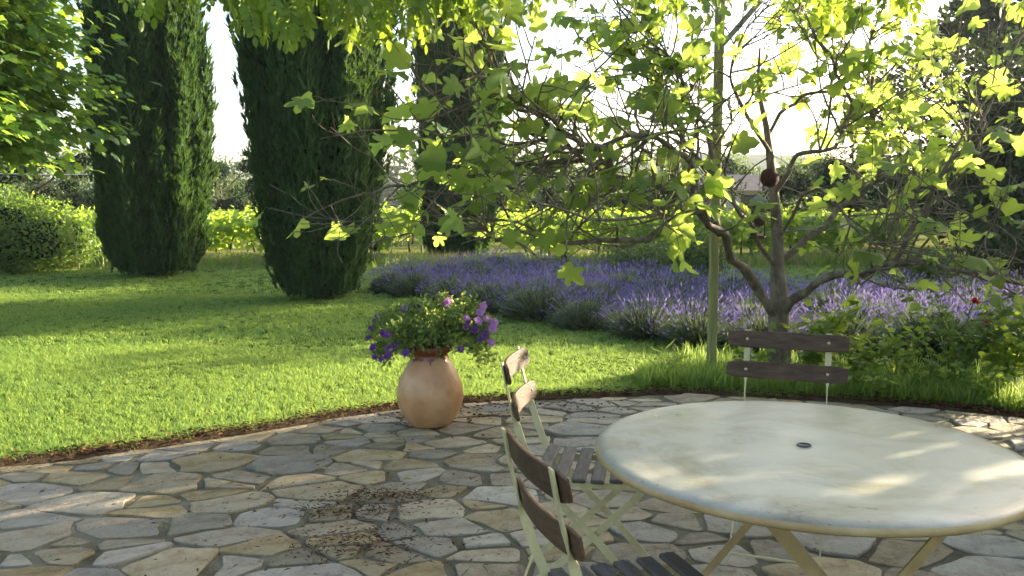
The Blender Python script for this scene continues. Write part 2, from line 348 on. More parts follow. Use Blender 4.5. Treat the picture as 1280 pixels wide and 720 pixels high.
# leaf scatter --------------------------------------------------------------
def frames(d, nrm):
    "rotation matrices (m,3,3): local y along d (leaf axis), local z near nrm"
    d = d / (np.linalg.norm(d, axis=1, keepdims=True) + 1e-9)
    x = np.cross(d, nrm); x /= np.linalg.norm(x, axis=1, keepdims=True) + 1e-9
    z = np.cross(x, d); return np.stack([x, d, z], 2)
def scatter(T, TF, pos, rot, sc):
    m = len(pos); T = np.asarray(T, float); TF = np.asarray(TF, int)
    sc = np.broadcast_to(np.asarray(sc, float), (m,))
    V = np.einsum('mij,kj->mki', rot, T) * sc[:, None, None] + pos[:, None, :]
    F = (TF[None] + (np.arange(m) * len(T))[:, None, None])
    return V.reshape(-1, 3), F.reshape(-1, TF.shape[1])
def rdir(m, zlo=-1, zhi=1):
    z = rng.uniform(zlo, zhi, m); a = rng.uniform(0, 2 * math.pi, m); r = np.sqrt(1 - z * z)
    return np.stack([r * np.cos(a), r * np.sin(a), z], 1)
def merge(*VF):
    V = []; F = []; n = 0
    for v, f in VF: V.append(v); F.append(np.asarray(f) + n); n += len(v)
    return np.concatenate(V), np.concatenate(F)

# leaf templates, axis +y from the base at the origin
L_OVAL = (np.array([(0, 0, 0), (.26, .35, .05), (.22, .72, .03), (0, 1, -.06), (-.22, .72, .03), (-.26, .35, .05), (0, .5, -.02)]),
          np.array([(0, 1, 6), (1, 2, 6), (2, 3, 6), (3, 4, 6), (4, 5, 6), (5, 0, 6)]))
L_DIA = (np.array([(0, 0, 0), (.3, .45, .06), (0, 1, -.04), (-.3, .45, .06)]), np.array([(0, 1, 2), (0, 2, 3)]))
L_BLADE = (np.array([(-.5, 0, 0), (.5, 0, 0), (.3, .6, .1), (-.3, .6, .1), (0, 1, .3)]), np.array([(0, 1, 2), (0, 2, 3), (3, 2, 4)]))
def lobed(out, cen=(0, .42, 0), fold=.18, droop=.18):
    O = np.array([(x, y) for x, y in out] + [(-x, y) for x, y in out[::-1] if abs(x) > 1e-6])
    r = np.hypot(O[:, 0], O[:, 1] - cen[1])
    Z = fold * np.abs(O[:, 0]) - droop * r * r * 1.4 + .03 * np.sin(7 * O[:, 0] + 5 * O[:, 1])
    V = np.vstack([np.column_stack([O, Z]), [(cen[0], cen[1], 0)]]); n = len(O)
    return V, np.array([(i, (i + 1) % n, n) for i in range(n)])
L_FIG = lobed([(0, .02), (.13, -.08), (.30, -.03), (.46, .10), (.36, .24), (.27, .32), (.44, .44), (.52, .60), (.42, .70), (.24, .60), (.20, .68), (.20, .86), (.10, .99), (0, 1.03)])
L_MAPLE = lobed([(0, .02), (.22, -.06), (.40, .08), (.30, .26), (.52, .46), (.28, .60), (.20, .82), (0, 1.0)])
L_VINE = lobed([(0, .06), (.28, -.02), (.48, .25), (.40, .55), (.18, .75), (0, 1.0)], fold=.1)

# ================================================================== SETTING
g = 1800.0
gx = np.concatenate([-np.geomspace(g, 15, 14), np.linspace(-12, 12, 9), np.geomspace(15, g, 14)])
GX, GY = np.meshgrid(gx, gx, indexing='ij'); nG = len(gx)
GZ = np.where(GY > 45, .02 * np.sin(GX * .05) * 10 * np.clip((np.hypot(GX, GY) - 60) / 200, 0, 1), 0)
V = np.stack([GX, GY, GZ - .02], 2).reshape(-1, 3)
F = np.array([(i * nG + j, (i + 1) * nG + j, (i + 1) * nG + j + 1, i * nG + j + 1) for i in range(nG - 1) for j in range(nG - 1)])
tag(mobj('ground', V, F, M_ground, smooth=True), kind='structure')

# patio edge, seen from the lawn side: (x, y) on the ground
EDGE = smoothpath([(-7.5, 3.2, 0), (-5.2, 3.75, 0), (-2.79, 4.50, 0), (-2.26, 4.77, 0), (-1.69, 5.14, 0), (-1.03, 5.64, 0), (-.23, 5.99, 0), (.65, 6.12, 0), (1.38, 6.22, 0), (2.6, 5.87, 0), (3.07, 5.69, 0), (3.5, 5.45, 0), (5.0, 4.6, 0), (7, 3.2, 0)], 90)
edge_y = lambda x: np.interp(x, EDGE[:, 0], EDGE[:, 1])

# lawn sheet
xs = np.linspace(-16, 14, 61); rows = 12
V = []
for x in xs:
    y0 = edge_y(np.clip(x, -7.5, 7)) + .02
    for k in range(rows):
        y = y0 + (19.3 + .25 * math.sin(x * .8) - y0) * k / (rows - 1); V.append((x, y, .012 * math.sin(x * 1.7) * math.sin(y * 1.1)))
F = np.array([(i * rows + j, (i + 1) * rows + j, (i + 1) * rows + j + 1, i * rows + j + 1) for i in range(len(xs) - 1) for j in range(rows - 1)])
tag(mobj('lawn', V, F, M_lawnsoil, smooth=True), kind='structure')

# patio: mortar bed with flagstones set in it
pe = [(x, y - .10, .012) for x, y in EDGE[:, :2]]
V = [(x, -3.0, .012) for x, y, z in pe] + pe
n = len(pe)
V = np.array(V); F = [(i, i + 1, n + i + 1, n + i) for i in range(n - 1)]
mort = mobj('patio', V, F, M_mortar); tag(mort, kind='structure')

def clip_poly(P, p, nrm):
    out = []
    for i in range(len(P)):
        a, b = P[i], P[(i + 1) % len(P)]; da = (a - p) @ nrm; db = (b - p) @ nrm
        if da <= 0: out.append(a)
        if (da <= 0) != (db <= 0): out.append(a + (b - a) * da / (da - db))
    return out
def patio_stones():
    r2 = np.random.default_rng(21); SX = 1.45      # stones are wider than deep
    x0, x1, y0, y1 = -4.6, 4.5, 2.55, 6.4
    A = []
    tries = 0
    while tries < 9000:
        tries += 1; p = np.array([r2.uniform(x0, x1) / SX, r2.uniform(y0, y1)])
        rad = .121 * (1.0 if r2.random() < .66 else .58) * r2.uniform(.85, 1.35)
        if all(np.hypot(*(p - q)) > (rad + s) * .78 for q, s in A): A.append((p, rad))
    P = np.array([a[0] for a in A]); Rr = np.array([a[1] for a in A])
    bx = [np.array(v) for v in ((x0 / SX - .2, y0 - .2), (x1 / SX + .2, y0 - .2), (x1 / SX + .2, y1 + .2), (x0 / SX - .2, y1 + .2))]
    out = []
    for i, p in enumerate(P):
        d = np.hypot(*(P - p).T); order = np.argsort(d)[1:22]; C = list(bx)
        gap = r2.uniform(.007, .016)
        for j in order:
            dv = P[j] - p; L = np.hypot(*dv); t = .5 + .5 * (Rr[i] ** 2 - Rr[j] ** 2) / L ** 2 * .8
            C = clip_poly(C, p + dv * np.clip(t, .3, .7) - dv / L * gap * r2.uniform(.6, 1.5), dv / L + r2.normal(0, .09, 2))
            if len(C) < 3: break
        if len(C) < 3: continue
        C = np.array(C); C[:, 0] *= SX; q = p * (SX, 1)
        # trim at the lawn edge
        for k in range(0, len(EDGE) - 1, 3):
            e0, e1 = EDGE[k, :2], EDGE[min(k + 3, len(EDGE) - 1), :2]
            if e1[0] < C[:, 0].min() - .3 or e0[0] > C[:, 0].max() + .3: continue
            nn = np.array([-(e1 - e0)[1], (e1 - e0)[0]]); nn /= np.hypot(*nn)
            if nn @ nn > 0: C = np.array(clip_poly(list(C), e0 - nn * .13, nn)) if len(C) > 2 else C
            if len(C) < 3: break
        if len(C) < 3: continue
        ar = .5 * abs(np.dot(C[:, 0], np.roll(C[:, 1], 1)) - np.dot(C[:, 1], np.roll(C[:, 0], 1)))
        if ar < .008: continue
        out.append(C)
    return out, r2
def visible(x, y, m=.12):
    f = y * math.cos(PITCH) + CAM_H * math.sin(PITCH); u = .5 + FOC * x / f / 1280
    return -m < u < 1 + m
stones, r2 = patio_stones()
def shown(C):      # how large a stone shows from the terrace
    a_ = .5 * abs(np.dot(C[:, 0], np.roll(C[:, 1], 1)) - np.dot(C[:, 1], np.roll(C[:, 0], 1))); y = C[:, 1].mean(); return a_ / y ** 3
stones = sorted([C for C in stones if visible(*C.mean(0), .10)], key=shown, reverse=True)
ns = 0; rest = MB()
for C in stones:
    c = C.mean(0)
    # round the corners: cut each corner, then wobble the outline
    Q = []; m = len(C)
    for i in range(m):
        a, b, d = C[i - 1], C[i], C[(i + 1) % m]
        la, ld = np.hypot(*(a - b)), np.hypot(*(d - b)); k = r2.uniform(.05, .20)
        Q.append(b + (a - b) * k); Q.append(b + (a - b) * k * .3 + (d - b) * k * .3); Q.append(b + (d - b) * k)
    Q2 = []
    for i in range(len(Q)):
        a, b = Q[i], Q[(i + 1) % len(Q)]; Q2.append(a)
        if np.hypot(*(b - a)) > .10: Q2.append((a + b) / 2)
    Q = np.array(Q2) - c
    wob = np.array([mnoise.noise(Vector((p[0] * 9 + c[0] * 5, p[1] * 9, c[1] * 7))) for p in Q + c]); rr = np.hypot(*Q.T)[:, None]
    Q = Q * (1 + .10 * wob[:, None] / np.maximum(rr, .1) * .35) ; n = len(Q)
    h = r2.uniform(.004, .014); tl = r2.normal(0, .014, 2)
    def ring(k, z, off=.0):
        s = 1 - off / np.maximum(np.hypot(*Q.T)[:, None], .05); W_ = Q * s; return np.column_stack([W_, z + (W_ @ tl) * (z > 0)])
    Vs = np.vstack([ring(0, -.012), ring(0, h * .7), ring(0, h * .95, .004), ring(0, h, .012), [[0, 0, h + r2.uniform(-.002, .002)]]])
    F = [(k * n + i, k * n + (i + 1) % n, (k + 1) * n + (i + 1) % n, (k + 1) * n + i) for k in range(3) for i in range(n)]
    F += [(3 * n + i, 3 * n + (i + 1) % n, 4 * n) for i in range(n)]
    ns += 1
    if ns <= 300: o = mobj('flagstone', Vs, F, M_stone, mort, smooth=False); o.location = (c[0], c[1], .012)
    else: rest.add(Vs + (c[0], c[1], .012), F)
if rest.n: rest.build('small_flagstones', M_stone, mort)['kind'] = 'stuff'
print('flagstones', ns)

# soil strip between lawn and patio
V = []; F = []; n = len(EDGE)
for i, (x, y, z) in enumerate(EDGE):
    w = .03 + .02 * math.sin(i * .9) + .03 * math.sin(i * 2.3)
    if -.9 < x < .3: w += .05
    T = EDGE[min(i + 1, n - 1)] - EDGE[max(i - 1, 0)]; T /= np.linalg.norm(T); nn = np.array([-T[1], T[0]])
    for k, (o_, h_) in enumerate(((-.11 - w * .25, .014), (-.06, .026), (w * .3, .028), (w, .002))):
        V.append((x + nn[0] * o_, y + nn[1] * o_, h_ + .006 * math.sin(i * 1.7 + k)))
F = np.array([(i * 4 + k, (i + 1) * 4 + k, (i + 1) * 4 + k + 1, i * 4 + k + 1) for i in range(n - 1) for k in range(3)])
tag(mobj('soil_strip', V, F, M_soil, smooth=True), kind='structure')

# hills and wooded ridges far off
def ridge(name, Y, x0, x1, hf, seed, depth):
    xs = np.linspace(x0, x1, 120); V = []
    for x in xs:
        h = hf(x) * (1 + .16 * mnoise.noise(Vector((x / 45., seed, 0))) + .08 * mnoise.noise(Vector((x / 9., seed, 3))))
        for k in range(6):
            t = k / 5; V.append((x, Y + depth * t, -1 + (h + 1) * math.sin(t * math.pi * .5) ** .8 + .04 * h * mnoise.noise(Vector((x / 12., t * 7, seed)))))
    F = np.array([(i * 6 + j, (i + 1) * 6 + j, (i + 1) * 6 + j + 1, i * 6 + j + 1) for i in range(119) for j in range(5)])
    o = mobj(name, V, F, M_hill, smooth=True); return tag(o, kind='structure')
ridge('hills', 560, -1000, 1050, lambda x: 19 + 14 * math.exp(-((x - 160) / 170) ** 2) + 5 * math.sin(x / 110), 1, 170)
ridge('hill', 330, 20, 420, lambda x: 20 * math.exp(-((x - 110) / 75) ** 2) + 7, 5, 110)
print('setting ok')

# ================================================================== GRASS (stuff, instanced inside one object)
def gn_scatter(name, templates, mats, P, rot, sc, ti, label, cat):
    "one object: the templates and the points live in the same mesh; geometry nodes put a template on every point"
    V = []; F = []; tv = []; mi = []; n = 0
    for k, (tV, tF) in enumerate(templates):
        V.append(tV); F += [[int(i) + n for i in f] for f in tF]; tv += [k + 1] * len(tV); n += len(tV); mi += [k if len(mats) > k else 0] * len(tF)
    V = np.concatenate(V + [P]); m = len(P)
    me = bpy.data.meshes.new(name); me.from_pydata(V.tolist(), [], F)
    me.polygons.foreach_set('material_index', np.array(mi, np.int32))
    for mt in mats: me.materials.append(mt)
    def at(nm, ty, arr, key='value'):
        a = me.attributes.new(nm, ty, 'POINT'); a.data.foreach_set(key, np.asarray(arr, np.int32 if ty == 'INT' else np.float32).ravel())
    at('tmpl', 'INT', np.concatenate([tv, np.zeros(m)])); at('pick', 'INT', np.concatenate([np.zeros(n), ti + 1]))
    at('rot', 'FLOAT_VECTOR', np.concatenate([np.zeros((n, 3)), rot]), 'vector'); at('sc', 'FLOAT_VECTOR', np.concatenate([np.ones((n, 3)), sc]), 'vector')
    o = link(bpy.data.objects.new(name, me))
    ng = bpy.data.node_groups.new(name + '_nodes', 'GeometryNodeTree')
    ng.interface.new_socket('Geometry', in_out='INPUT', socket_type='NodeSocketGeometry'); ng.interface.new_socket('Geometry', in_out='OUTPUT', socket_type='NodeSocketGeometry')
    nn = ng.nodes; l = ng.links; gi = nn.new('NodeGroupInput'); go = nn.new('NodeGroupOutput'); jn = nn.new('GeometryNodeJoinGeometry')
    def named(nm, ty):
        a = nn.new('GeometryNodeInputNamedAttribute'); a.data_type = ty; a.inputs['Name'].default_value = nm; return a.outputs['Attribute']
    def eq(sock, val):
        c = nn.new('FunctionNodeCompare'); c.data_type = 'INT'; c.operation = 'EQUAL'; l.new(sock, c.inputs[2]); c.inputs[3].default_value = val; return c.outputs[0]
    tm, pk = named('tmpl', 'INT'), named('pick', 'INT'); ra, sa = named('rot', 'FLOAT_VECTOR'), named('sc', 'FLOAT_VECTOR')
    for k in range(len(templates)):
        s1 = nn.new('GeometryNodeSeparateGeometry'); s1.domain = 'POINT'; l.new(gi.outputs[0], s1.inputs[0]); l.new(eq(tm, k + 1), s1.inputs[1])
        s2 = nn.new('GeometryNodeSeparateGeometry'); s2.domain = 'POINT'; l.new(gi.outputs[0], s2.inputs[0]); l.new(eq(pk, k + 1), s2.inputs[1])
        ip = nn.new('GeometryNodeInstanceOnPoints'); l.new(s2.outputs[0], ip.inputs['Points']); l.new(s1.outputs[0], ip.inputs['Instance'])
        l.new(ra, ip.inputs['Rotation']); l.new(sa, ip.inputs['Scale']); l.new(ip.outputs[0], jn.inputs[0])
    l.new(jn.outputs[0], go.inputs[0])
    md = o.modifiers.new('scatter', 'NODES'); md.node_group = ng
    return tag(o, label, cat, kind='stuff')

def tuft(nb, h, w, spread, lean, seed):
    r = np.random.default_rng(seed); V = []; F = []
    for i in range(nb):
        a = r.uniform(0, 6.283); p = np.array([math.cos(a), math.sin(a), 0]) * spread * math.sqrt(r.random()); b = r.uniform(0, 6.283); d = np.array([math.cos(b), math.sin(b), 0])
        hh = h * r.uniform(.55, 1.1); ln = lean * r.uniform(.3, 1.3) * hh; s = np.array([-d[1], d[0], 0]) * w * r.uniform(.7, 1.2); n = len(V)
        m1 = p + d * ln * .35 + (0, 0, hh * .6); m2 = p + d * ln + (0, 0, hh * .95)
        V += [p - s, p + s, m1 + s * .8, m1 - s * .8, m2]; F += [(n, n + 1, n + 2, n + 3), (n + 3, n + 2, n + 4)]
    return np.array(V), F
def lawn_points(n, x0, x1, y0, y1, wmin=0.0):
    P = np.column_stack([rng.uniform(x0, x1, n), rng.uniform(y0, y1, n), np.zeros(n)]); ey = edge_y(P[:, 0])
    k = (P[:, 1] > ey - .05) & (np.abs(P[:, 0]) < P[:, 1] * .74 + 1.0); return P[k]
P1 = lawn_points(42000, -5.5, 2.1, 4.3, 8.2); P2 = lawn_points(32000, -9, 5.0, 8.2, 13); P3 = lawn_points(22000, -14, 12, 13, 19.5)
P4 = P1[(P1[:, 1] < edge_y(P1[:, 0]) + .28)]; P4 = P4 + np.column_stack([rng.normal(0, .02, (len(P4), 2)), np.zeros(len(P4))])
PP = np.concatenate([P1, P2, P3, P4]); m = len(PP)
clump = np.array([mnoise.noise(Vector((p[0] * .9, p[1] * .9, 0))) + .6 * mnoise.noise(Vector((p[0] * 4, p[1] * 4, 5))) for p in PP])
hs = (1 + .30 * clump) * rng.uniform(.75, 1.25, m); hs[-len(P4):] *= 1.15
wd = np.concatenate([np.full(len(P1), 1.), np.full(len(P2), 1.6), np.full(len(P3), 2.4), np.full(len(P4), 1.)])
rot = np.column_stack([rng.normal(0, .12, m), rng.normal(0, .12, m), rng.uniform(0, 6.283, m)])
gn_scatter('lawn_grass', [tuft(9, .034, .0019, .024, 1.0, 1), tuft(8, .042, .0019, .026, .8, 2), tuft(10, .027, .0024, .030, 1.5, 3)], [M_grass, M_grass, M_grass],
           PP, rot, np.column_stack([wd, wd, hs * (1 + .12 * (wd - 1))]), rng.integers(0, 3, m), 'short mown grass covering the lawn beside the stone patio', 'grass')
# longer unmown grass: under the post and fig tree, along the flower bed, and dry tufts by the vineyard
def band(n, f):
    out = []
    while len(out) < n:
        p = f()
        if p is not None: out.append(p)
    return np.array(out)
def bedpt():
    x = random.uniform(1.0, 6.0); y = float(edge_y(x)) + .06 + abs(random.gauss(0, .55)); 
    return (x, y, 0) if not (x < 1.5 and y > 6.9) else None
Pb = band(5200, bedpt); m = len(Pb)
gn_scatter('bed_grass', [tuft(7, .13, .003, .03, .7, 11), tuft(6, .19, .003, .03, .5, 12)], [M_weed, M_grass], Pb, np.column_stack([rng.normal(0, .15, m), rng.normal(0, .15, m), rng.uniform(0, 6.3, m)]),
           np.repeat(rng.uniform(.6, 1.25, m)[:, None], 3, 1), rng.integers(0, 2, m), 'long unmown grass along the flower bed under the fig tree', 'grass')
def drypt():
    x = random.uniform(-13, 9); return (x, 19.4 + random.gauss(0, .55) + .25 * math.sin(x), 0)
Pd = band(2600, drypt); m = len(Pd)
gn_scatter('dry_grass', [tuft(9, .34, .008, .12, .5, 21), tuft(8, .26, .010, .12, .7, 22)], [M_drygrass, M_weed], Pd, np.column_stack([rng.normal(0, .12, m), rng.normal(0, .12, m), rng.uniform(0, 6.3, m)]),
           np.repeat(rng.uniform(.5, 1.2, m)[:, None], 3, 1), (rng.random(m) > .3).astype(int), 'rough grass with straw coloured stalks between the lawn and the vineyard', 'grass')

# ================================================================== CYPRESSES
def spray():
    "upright feathery frond of small scales"
    V = []; F = []
    def blade(o, d, w, s):
        n = len(V); o = np.array(o, float); d = np.array(d, float); s = np.array(s, float)
        V.extend([o - s * w, o + s * w, o + d]); F.append((n, n + 1, n + 2))
    blade((0, 0, 0), (0, 1, .0), .10, (1, 0, 0)); blade((0, .15, 0), (.30, .55, .10), .08, (0, .5, 1)); blade((0, .25, 0), (-.30, .50, .08), .08, (0, .5, 1))
    blade((0, .40, 0), (.20, .50, -.12), .07, (.4, 0, 1)); blade((0, .1, 0), (-.16, .6, .16), .08, (.9, .2, 0)); blade((0, .5, 0), (-.18, .40, -.05), .07, (.3, 0, 1))
    return np.array(V), np.array(F)
L_SPRAY = spray()
def cypress(name, x, y, prof, H, nleaf, label, seed, leaf=.22):
    r = np.random.default_rng(seed); zs = np.array([p[0] for p in prof]); rs = np.array([p[1] for p in prof])
    ph = r.uniform(0, 6.28, 8)
    def rad(z, th):
        base = np.interp(z, zs, rs)
        g1 = np.sin(7 * th + ph[0] + .9 * np.sin(z * .8 + ph[1])) * .10 + np.sin(13 * th + ph[2] + 1.3 * np.sin(z * .9 + ph[3])) * .065
        g2 = np.sin(3 * th + z * 1.1 + ph[4]) * .05 + np.sin(z * 3.1 + 5 * th + ph[5]) * .03
        return base * (1 + g1 + g2)
    root = empty(name, (x, y, 0)); tag(root, label, 'cypress tree', 'tall cypress trees around the lawn')
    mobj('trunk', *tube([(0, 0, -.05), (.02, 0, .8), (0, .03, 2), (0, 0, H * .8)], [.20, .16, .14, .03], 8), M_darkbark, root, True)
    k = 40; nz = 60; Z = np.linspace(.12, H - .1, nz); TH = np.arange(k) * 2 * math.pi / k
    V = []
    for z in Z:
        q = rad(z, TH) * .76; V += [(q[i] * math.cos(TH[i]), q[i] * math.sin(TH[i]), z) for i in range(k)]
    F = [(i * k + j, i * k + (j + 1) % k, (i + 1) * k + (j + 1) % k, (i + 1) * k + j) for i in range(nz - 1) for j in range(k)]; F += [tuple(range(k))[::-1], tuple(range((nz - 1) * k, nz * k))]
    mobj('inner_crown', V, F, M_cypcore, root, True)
    zz = np.concatenate([r.uniform(.05, 5.5, int(nleaf * .85)), r.uniform(5.5, H - .2, nleaf - int(nleaf * .85))]); th = r.uniform(0, 6.283, nleaf)
    # upright strands: gather the foliage in vertical plumes with gaps between
    R0 = rad(zz, th); R0 = R0 * (1 - .22 * r.random(nleaf) ** 1.5) + .16 * r.random(nleaf) ** 9
    pos = np.column_stack([R0 * np.cos(th), R0 * np.sin(th), zz])
    outw = np.column_stack([np.cos(th), np.sin(th), np.zeros(nleaf)])
    tn = np.column_stack([-np.sin(th), np.cos(th), np.zeros(nleaf)])
    up = r.uniform(.75, 1.3, nleaf)[:, None] * np.array([0, 0, 1.]) + outw * r.uniform(-.05, .55, nleaf)[:, None] + tn * r.normal(0, .25, nleaf)[:, None]
    V, F = scatter(*L_SPRAY, pos, frames(up, outw + r.normal(0, .5, (nleaf, 3))), leaf * 1.15 * r.uniform(.5, 1.5, nleaf))
    o = mobj('crown', V, F, M_cyp, root); return root
cypress('cypress_tree', -6.9, 16.4, [(0, .56), (.25, .70), (.6, .78), (1.2, .86), (3, .93), (5.5, .90), (8, .7), (10.4, .08)], 10.5, 20000, 'tall dark cypress next to the rounded hedge, its side sunlit bright green', 31, .22)
cypress('cypress_tree', -2.85, 12.5, [(0, .36), (.12, .47), (.5, .61), (1.0, .74), (2, .85), (3.4, .97), (5, 1.0), (7, .8), (9.2, .08)], 9.3, 22000, 'broad shaded cypress on the lawn, beside the end of the lavender', 32, .17)
cypress('cypress_tree', -1.31, 21.0, [(0, .58), (.3, .66), (1, .76), (2, .85), (4, .90), (6, .88), (8, .66), (11.6, .08)], 11.8, 15000, 'dark cypress standing behind the lavender in front of the vines', 33, .24)

# ================================================================== LEAF-CLOUD PLANTS
def hull_points(n, r, ctr, rad, shell=.35, flat=0):
    d = r.normal(0, 1, (n, 3)); d /= np.linalg.norm(d, axis=1, keepdims=True)
    t = 1 - shell * r.random(n) ** 1.3; lump = np.array([mnoise.noise(Vector(tuple(v * 2.3 + np.array(ctr)))) for v in d])
    return np.array(ctr) + d * np.array(rad) * (t * (1 + .22 * lump))[:, None], d
def clumpy_tree(name, loc, blobs, nleaf, leaf, mat, tmpl, label, cat, seed, trunk_h=1.2, trunk_r=.14, group=None, trunk_mat=None, part='crown', limb_to=5, core=None, shell=.45):
    r = np.random.default_rng(seed); root = empty(name, loc); tag(root, label, cat, group)
    if trunk_h > 0:
        mb = MB(); top = np.array([r.normal(0, .1), r.normal(0, .1), trunk_h])
        mb.tube(smoothpath([(0, 0, -.05), top * (.3, .3, .5), top], 6), np.linspace(trunk_r * 1.2, trunk_r * .75, 6), 8)
        for c, rd in blobs[:limb_to]:
            c = np.array(c); mid = (top + c) / 2 + r.normal(0, .12, 3); mb.tube(smoothpath([top - (0, 0, .1), mid, c], 7), np.linspace(trunk_r * .6, trunk_r * .12, 7), 6)
        mb.build('trunk', trunk_mat or M_darkbark, root, True)
    vol = np.array([rd[0] * rd[1] + rd[1] * rd[2] for c, rd in blobs]); cnt = (nleaf * vol / vol.sum()).astype(int)
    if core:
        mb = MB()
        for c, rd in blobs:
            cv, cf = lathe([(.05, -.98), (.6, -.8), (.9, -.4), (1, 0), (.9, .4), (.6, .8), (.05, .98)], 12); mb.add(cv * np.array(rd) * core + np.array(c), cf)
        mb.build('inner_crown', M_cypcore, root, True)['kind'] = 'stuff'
    VF = []
    for (c, rd), k in zip(blobs, cnt):
        p, d = hull_points(k, r, c, rd, shell)
        ax = d * .5 + r.normal(0, .55, (k, 3)) + (0, 0, -.1); nr = d + np.array([0, 0, .9]) + r.normal(0, .4, (k, 3))
        VF.append(scatter(*tmpl, p, frames(ax, nr), leaf * r.uniform(.6, 1.3, k)))
    V, F = merge(*VF); o = mobj(part, V, F, mat, root); o['kind'] = 'stuff'
    return root

# rounded hedge at the left
blobs = [((x, y, z), (.78, .75, .60 - .05 * abs(x + .8))) for x in (-2.2, -1.4, -.6, .2, .8) for y in (-.5, .45) for z in (.52, 1.28 - .24 * abs(x + .8) ** 1.5)]
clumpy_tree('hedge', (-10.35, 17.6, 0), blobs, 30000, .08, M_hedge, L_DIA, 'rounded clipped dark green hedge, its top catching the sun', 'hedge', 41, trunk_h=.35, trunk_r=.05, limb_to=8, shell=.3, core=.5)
# olive-like trees and bushes beyond the vineyard
def puff(r, n, sx, sy, z0, z1, b):
    return [((r.normal(0, sx), r.normal(0, sy), r.uniform(z0, z1)), (b * r.uniform(.7, 1.25), b * r.uniform(.7, 1.25), b * r.uniform(.55, .95))) for _ in range(n)]
r = np.random.default_rng(5)
FAR = [  # px, py of the base, Y, crown width, height, material, label
    (18, 31, 3.6, 3.9, M_olive, 'silvery olive tree behind the rounded hedge'),
    (86, 34, 3.4, 3.7, M_shrub, 'green bushy tree between the hedge and the tall sunlit cypress'),
    (272, 36, 4.4, 4.1, M_olive, 'pale olive tree between the two big cypresses, behind the vines'),
    (330, 44, 4.0, 3.2, M_shrub, 'dark green tree half hidden behind the shaded lawn cypress'),
    (705, 33, 3.4, 2.7, M_olive, 'feathery pale olive tree behind the vines and the low fig branches'),
    (640, 38, 2.5, 2.2, M_shrub, 'low green tree beside the feathery pale olive tree'),
    (800, 36, 4.0, 2.5, M_shrub, 'dull green tree behind the vines near the shed'),
    (1010, 30, 4.2, 3.4, M_pine, 'dark evergreen tree behind the fig trunk'),
    (1105, 33, 4.0, 3.0, M_pine, 'dark evergreen tree behind the lit patch of grass'),
    (1160, 40, 5.0, 3.2, M_shrub, 'dull green tree next to the tall dark pine'),
    (560, 52, 5.5, 4.0, M_shrub, 'full green tree far off behind the dark cypress near the vines'),
    (745, 50, 5.5, 4.3, M_shrub, 'full green tree far off between the pale olive and the shed'),
    (850, 54, 6.0, 4.6, M_shrub, 'full green tree far off beside the shed'),
    (962, 48, 5.5, 4.4, M_shrub, 'full green tree far off behind the fig trunk and feeder'),
    (1060, 52, 6.0, 4.6, M_shrub, 'full green tree far off between the two dark evergreens'),
    (1225, 50, 6.0, 4.6, M_pine, 'dark evergreen far off behind the tall pine'),
    (640, 60, 6.5, 4.6, M_pine, 'dark evergreen far off at the end of the vine rows')]
for px, Y, w, h, mt, lab in FAR:
    X = atY(px, 250, Y)[0]; rr = np.random.default_rng(int(px) + int(Y))
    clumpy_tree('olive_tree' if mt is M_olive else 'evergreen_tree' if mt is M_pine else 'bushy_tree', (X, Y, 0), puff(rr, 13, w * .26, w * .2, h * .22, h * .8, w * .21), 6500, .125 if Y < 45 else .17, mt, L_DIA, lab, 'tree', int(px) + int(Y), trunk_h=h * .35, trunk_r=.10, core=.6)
# a distant wood that reads as one mass, bluish with distance
VF = []
for _ in range(46):
    x = rng.uniform(-75, 5); y = rng.uniform(115, 190); h = rng.uniform(4.5, 7.0) * (1.3 if x > -22 else 1); p, d = hull_points(190, rng, (x, y, h * .5), (rng.uniform(2, 4), 2.5, h * .55), .4)
    VF.append(scatter(*L_DIA, p, frames(d + rng.normal(0, .5, d.shape), d + (0, 0, .6)), rng.uniform(.7, 1.4, len(p))))
o = mobj('far_wood', *merge(*VF), M_pine); tag(o, 'distant wood on the far side of the fields', 'wood', kind='stuff')
# pines and dark trees at the right: they throw the shade on the far lawn
clumpy_tree('pine_tree', (9.3, 15.2, 0), puff(r, 20, 1.0, .8, .7, 4.0, .95), 17000, .13, M_pine, L_DIA, 'tall dark pine at the end of the lavender, behind the fig', 'pine', 61, 1.6, .16)
clumpy_tree('pine_tree', (12.0, 18.5, 0), puff(r, 18, 1.5, 1.2, .8, 4.2, 1.2), 13000, .16, M_pine, L_DIA, 'dark spreading pine standing behind the tall pine', 'pine', 62, 1.6, .18)
for k, (a, q, h, w) in enumerate([(30, 12.4, 11.2, 2.5), (34, 9.9, 10.4, 2.5), (29, 15.2, 9.2, 2.2)]):
    x, y = sunq(a, q)
    clumpy_tree('pine_tree', (x, y, 0), puff(r, 18, w * .5, w * .5, h * .15, h * .85, w * .52), 5200, .34, M_pine, L_DIA, 'tall pine in the row beyond the garden on the sunny side', 'pine', 70 + k, h * .4, .2, group='pines beyond the garden', core=.62)
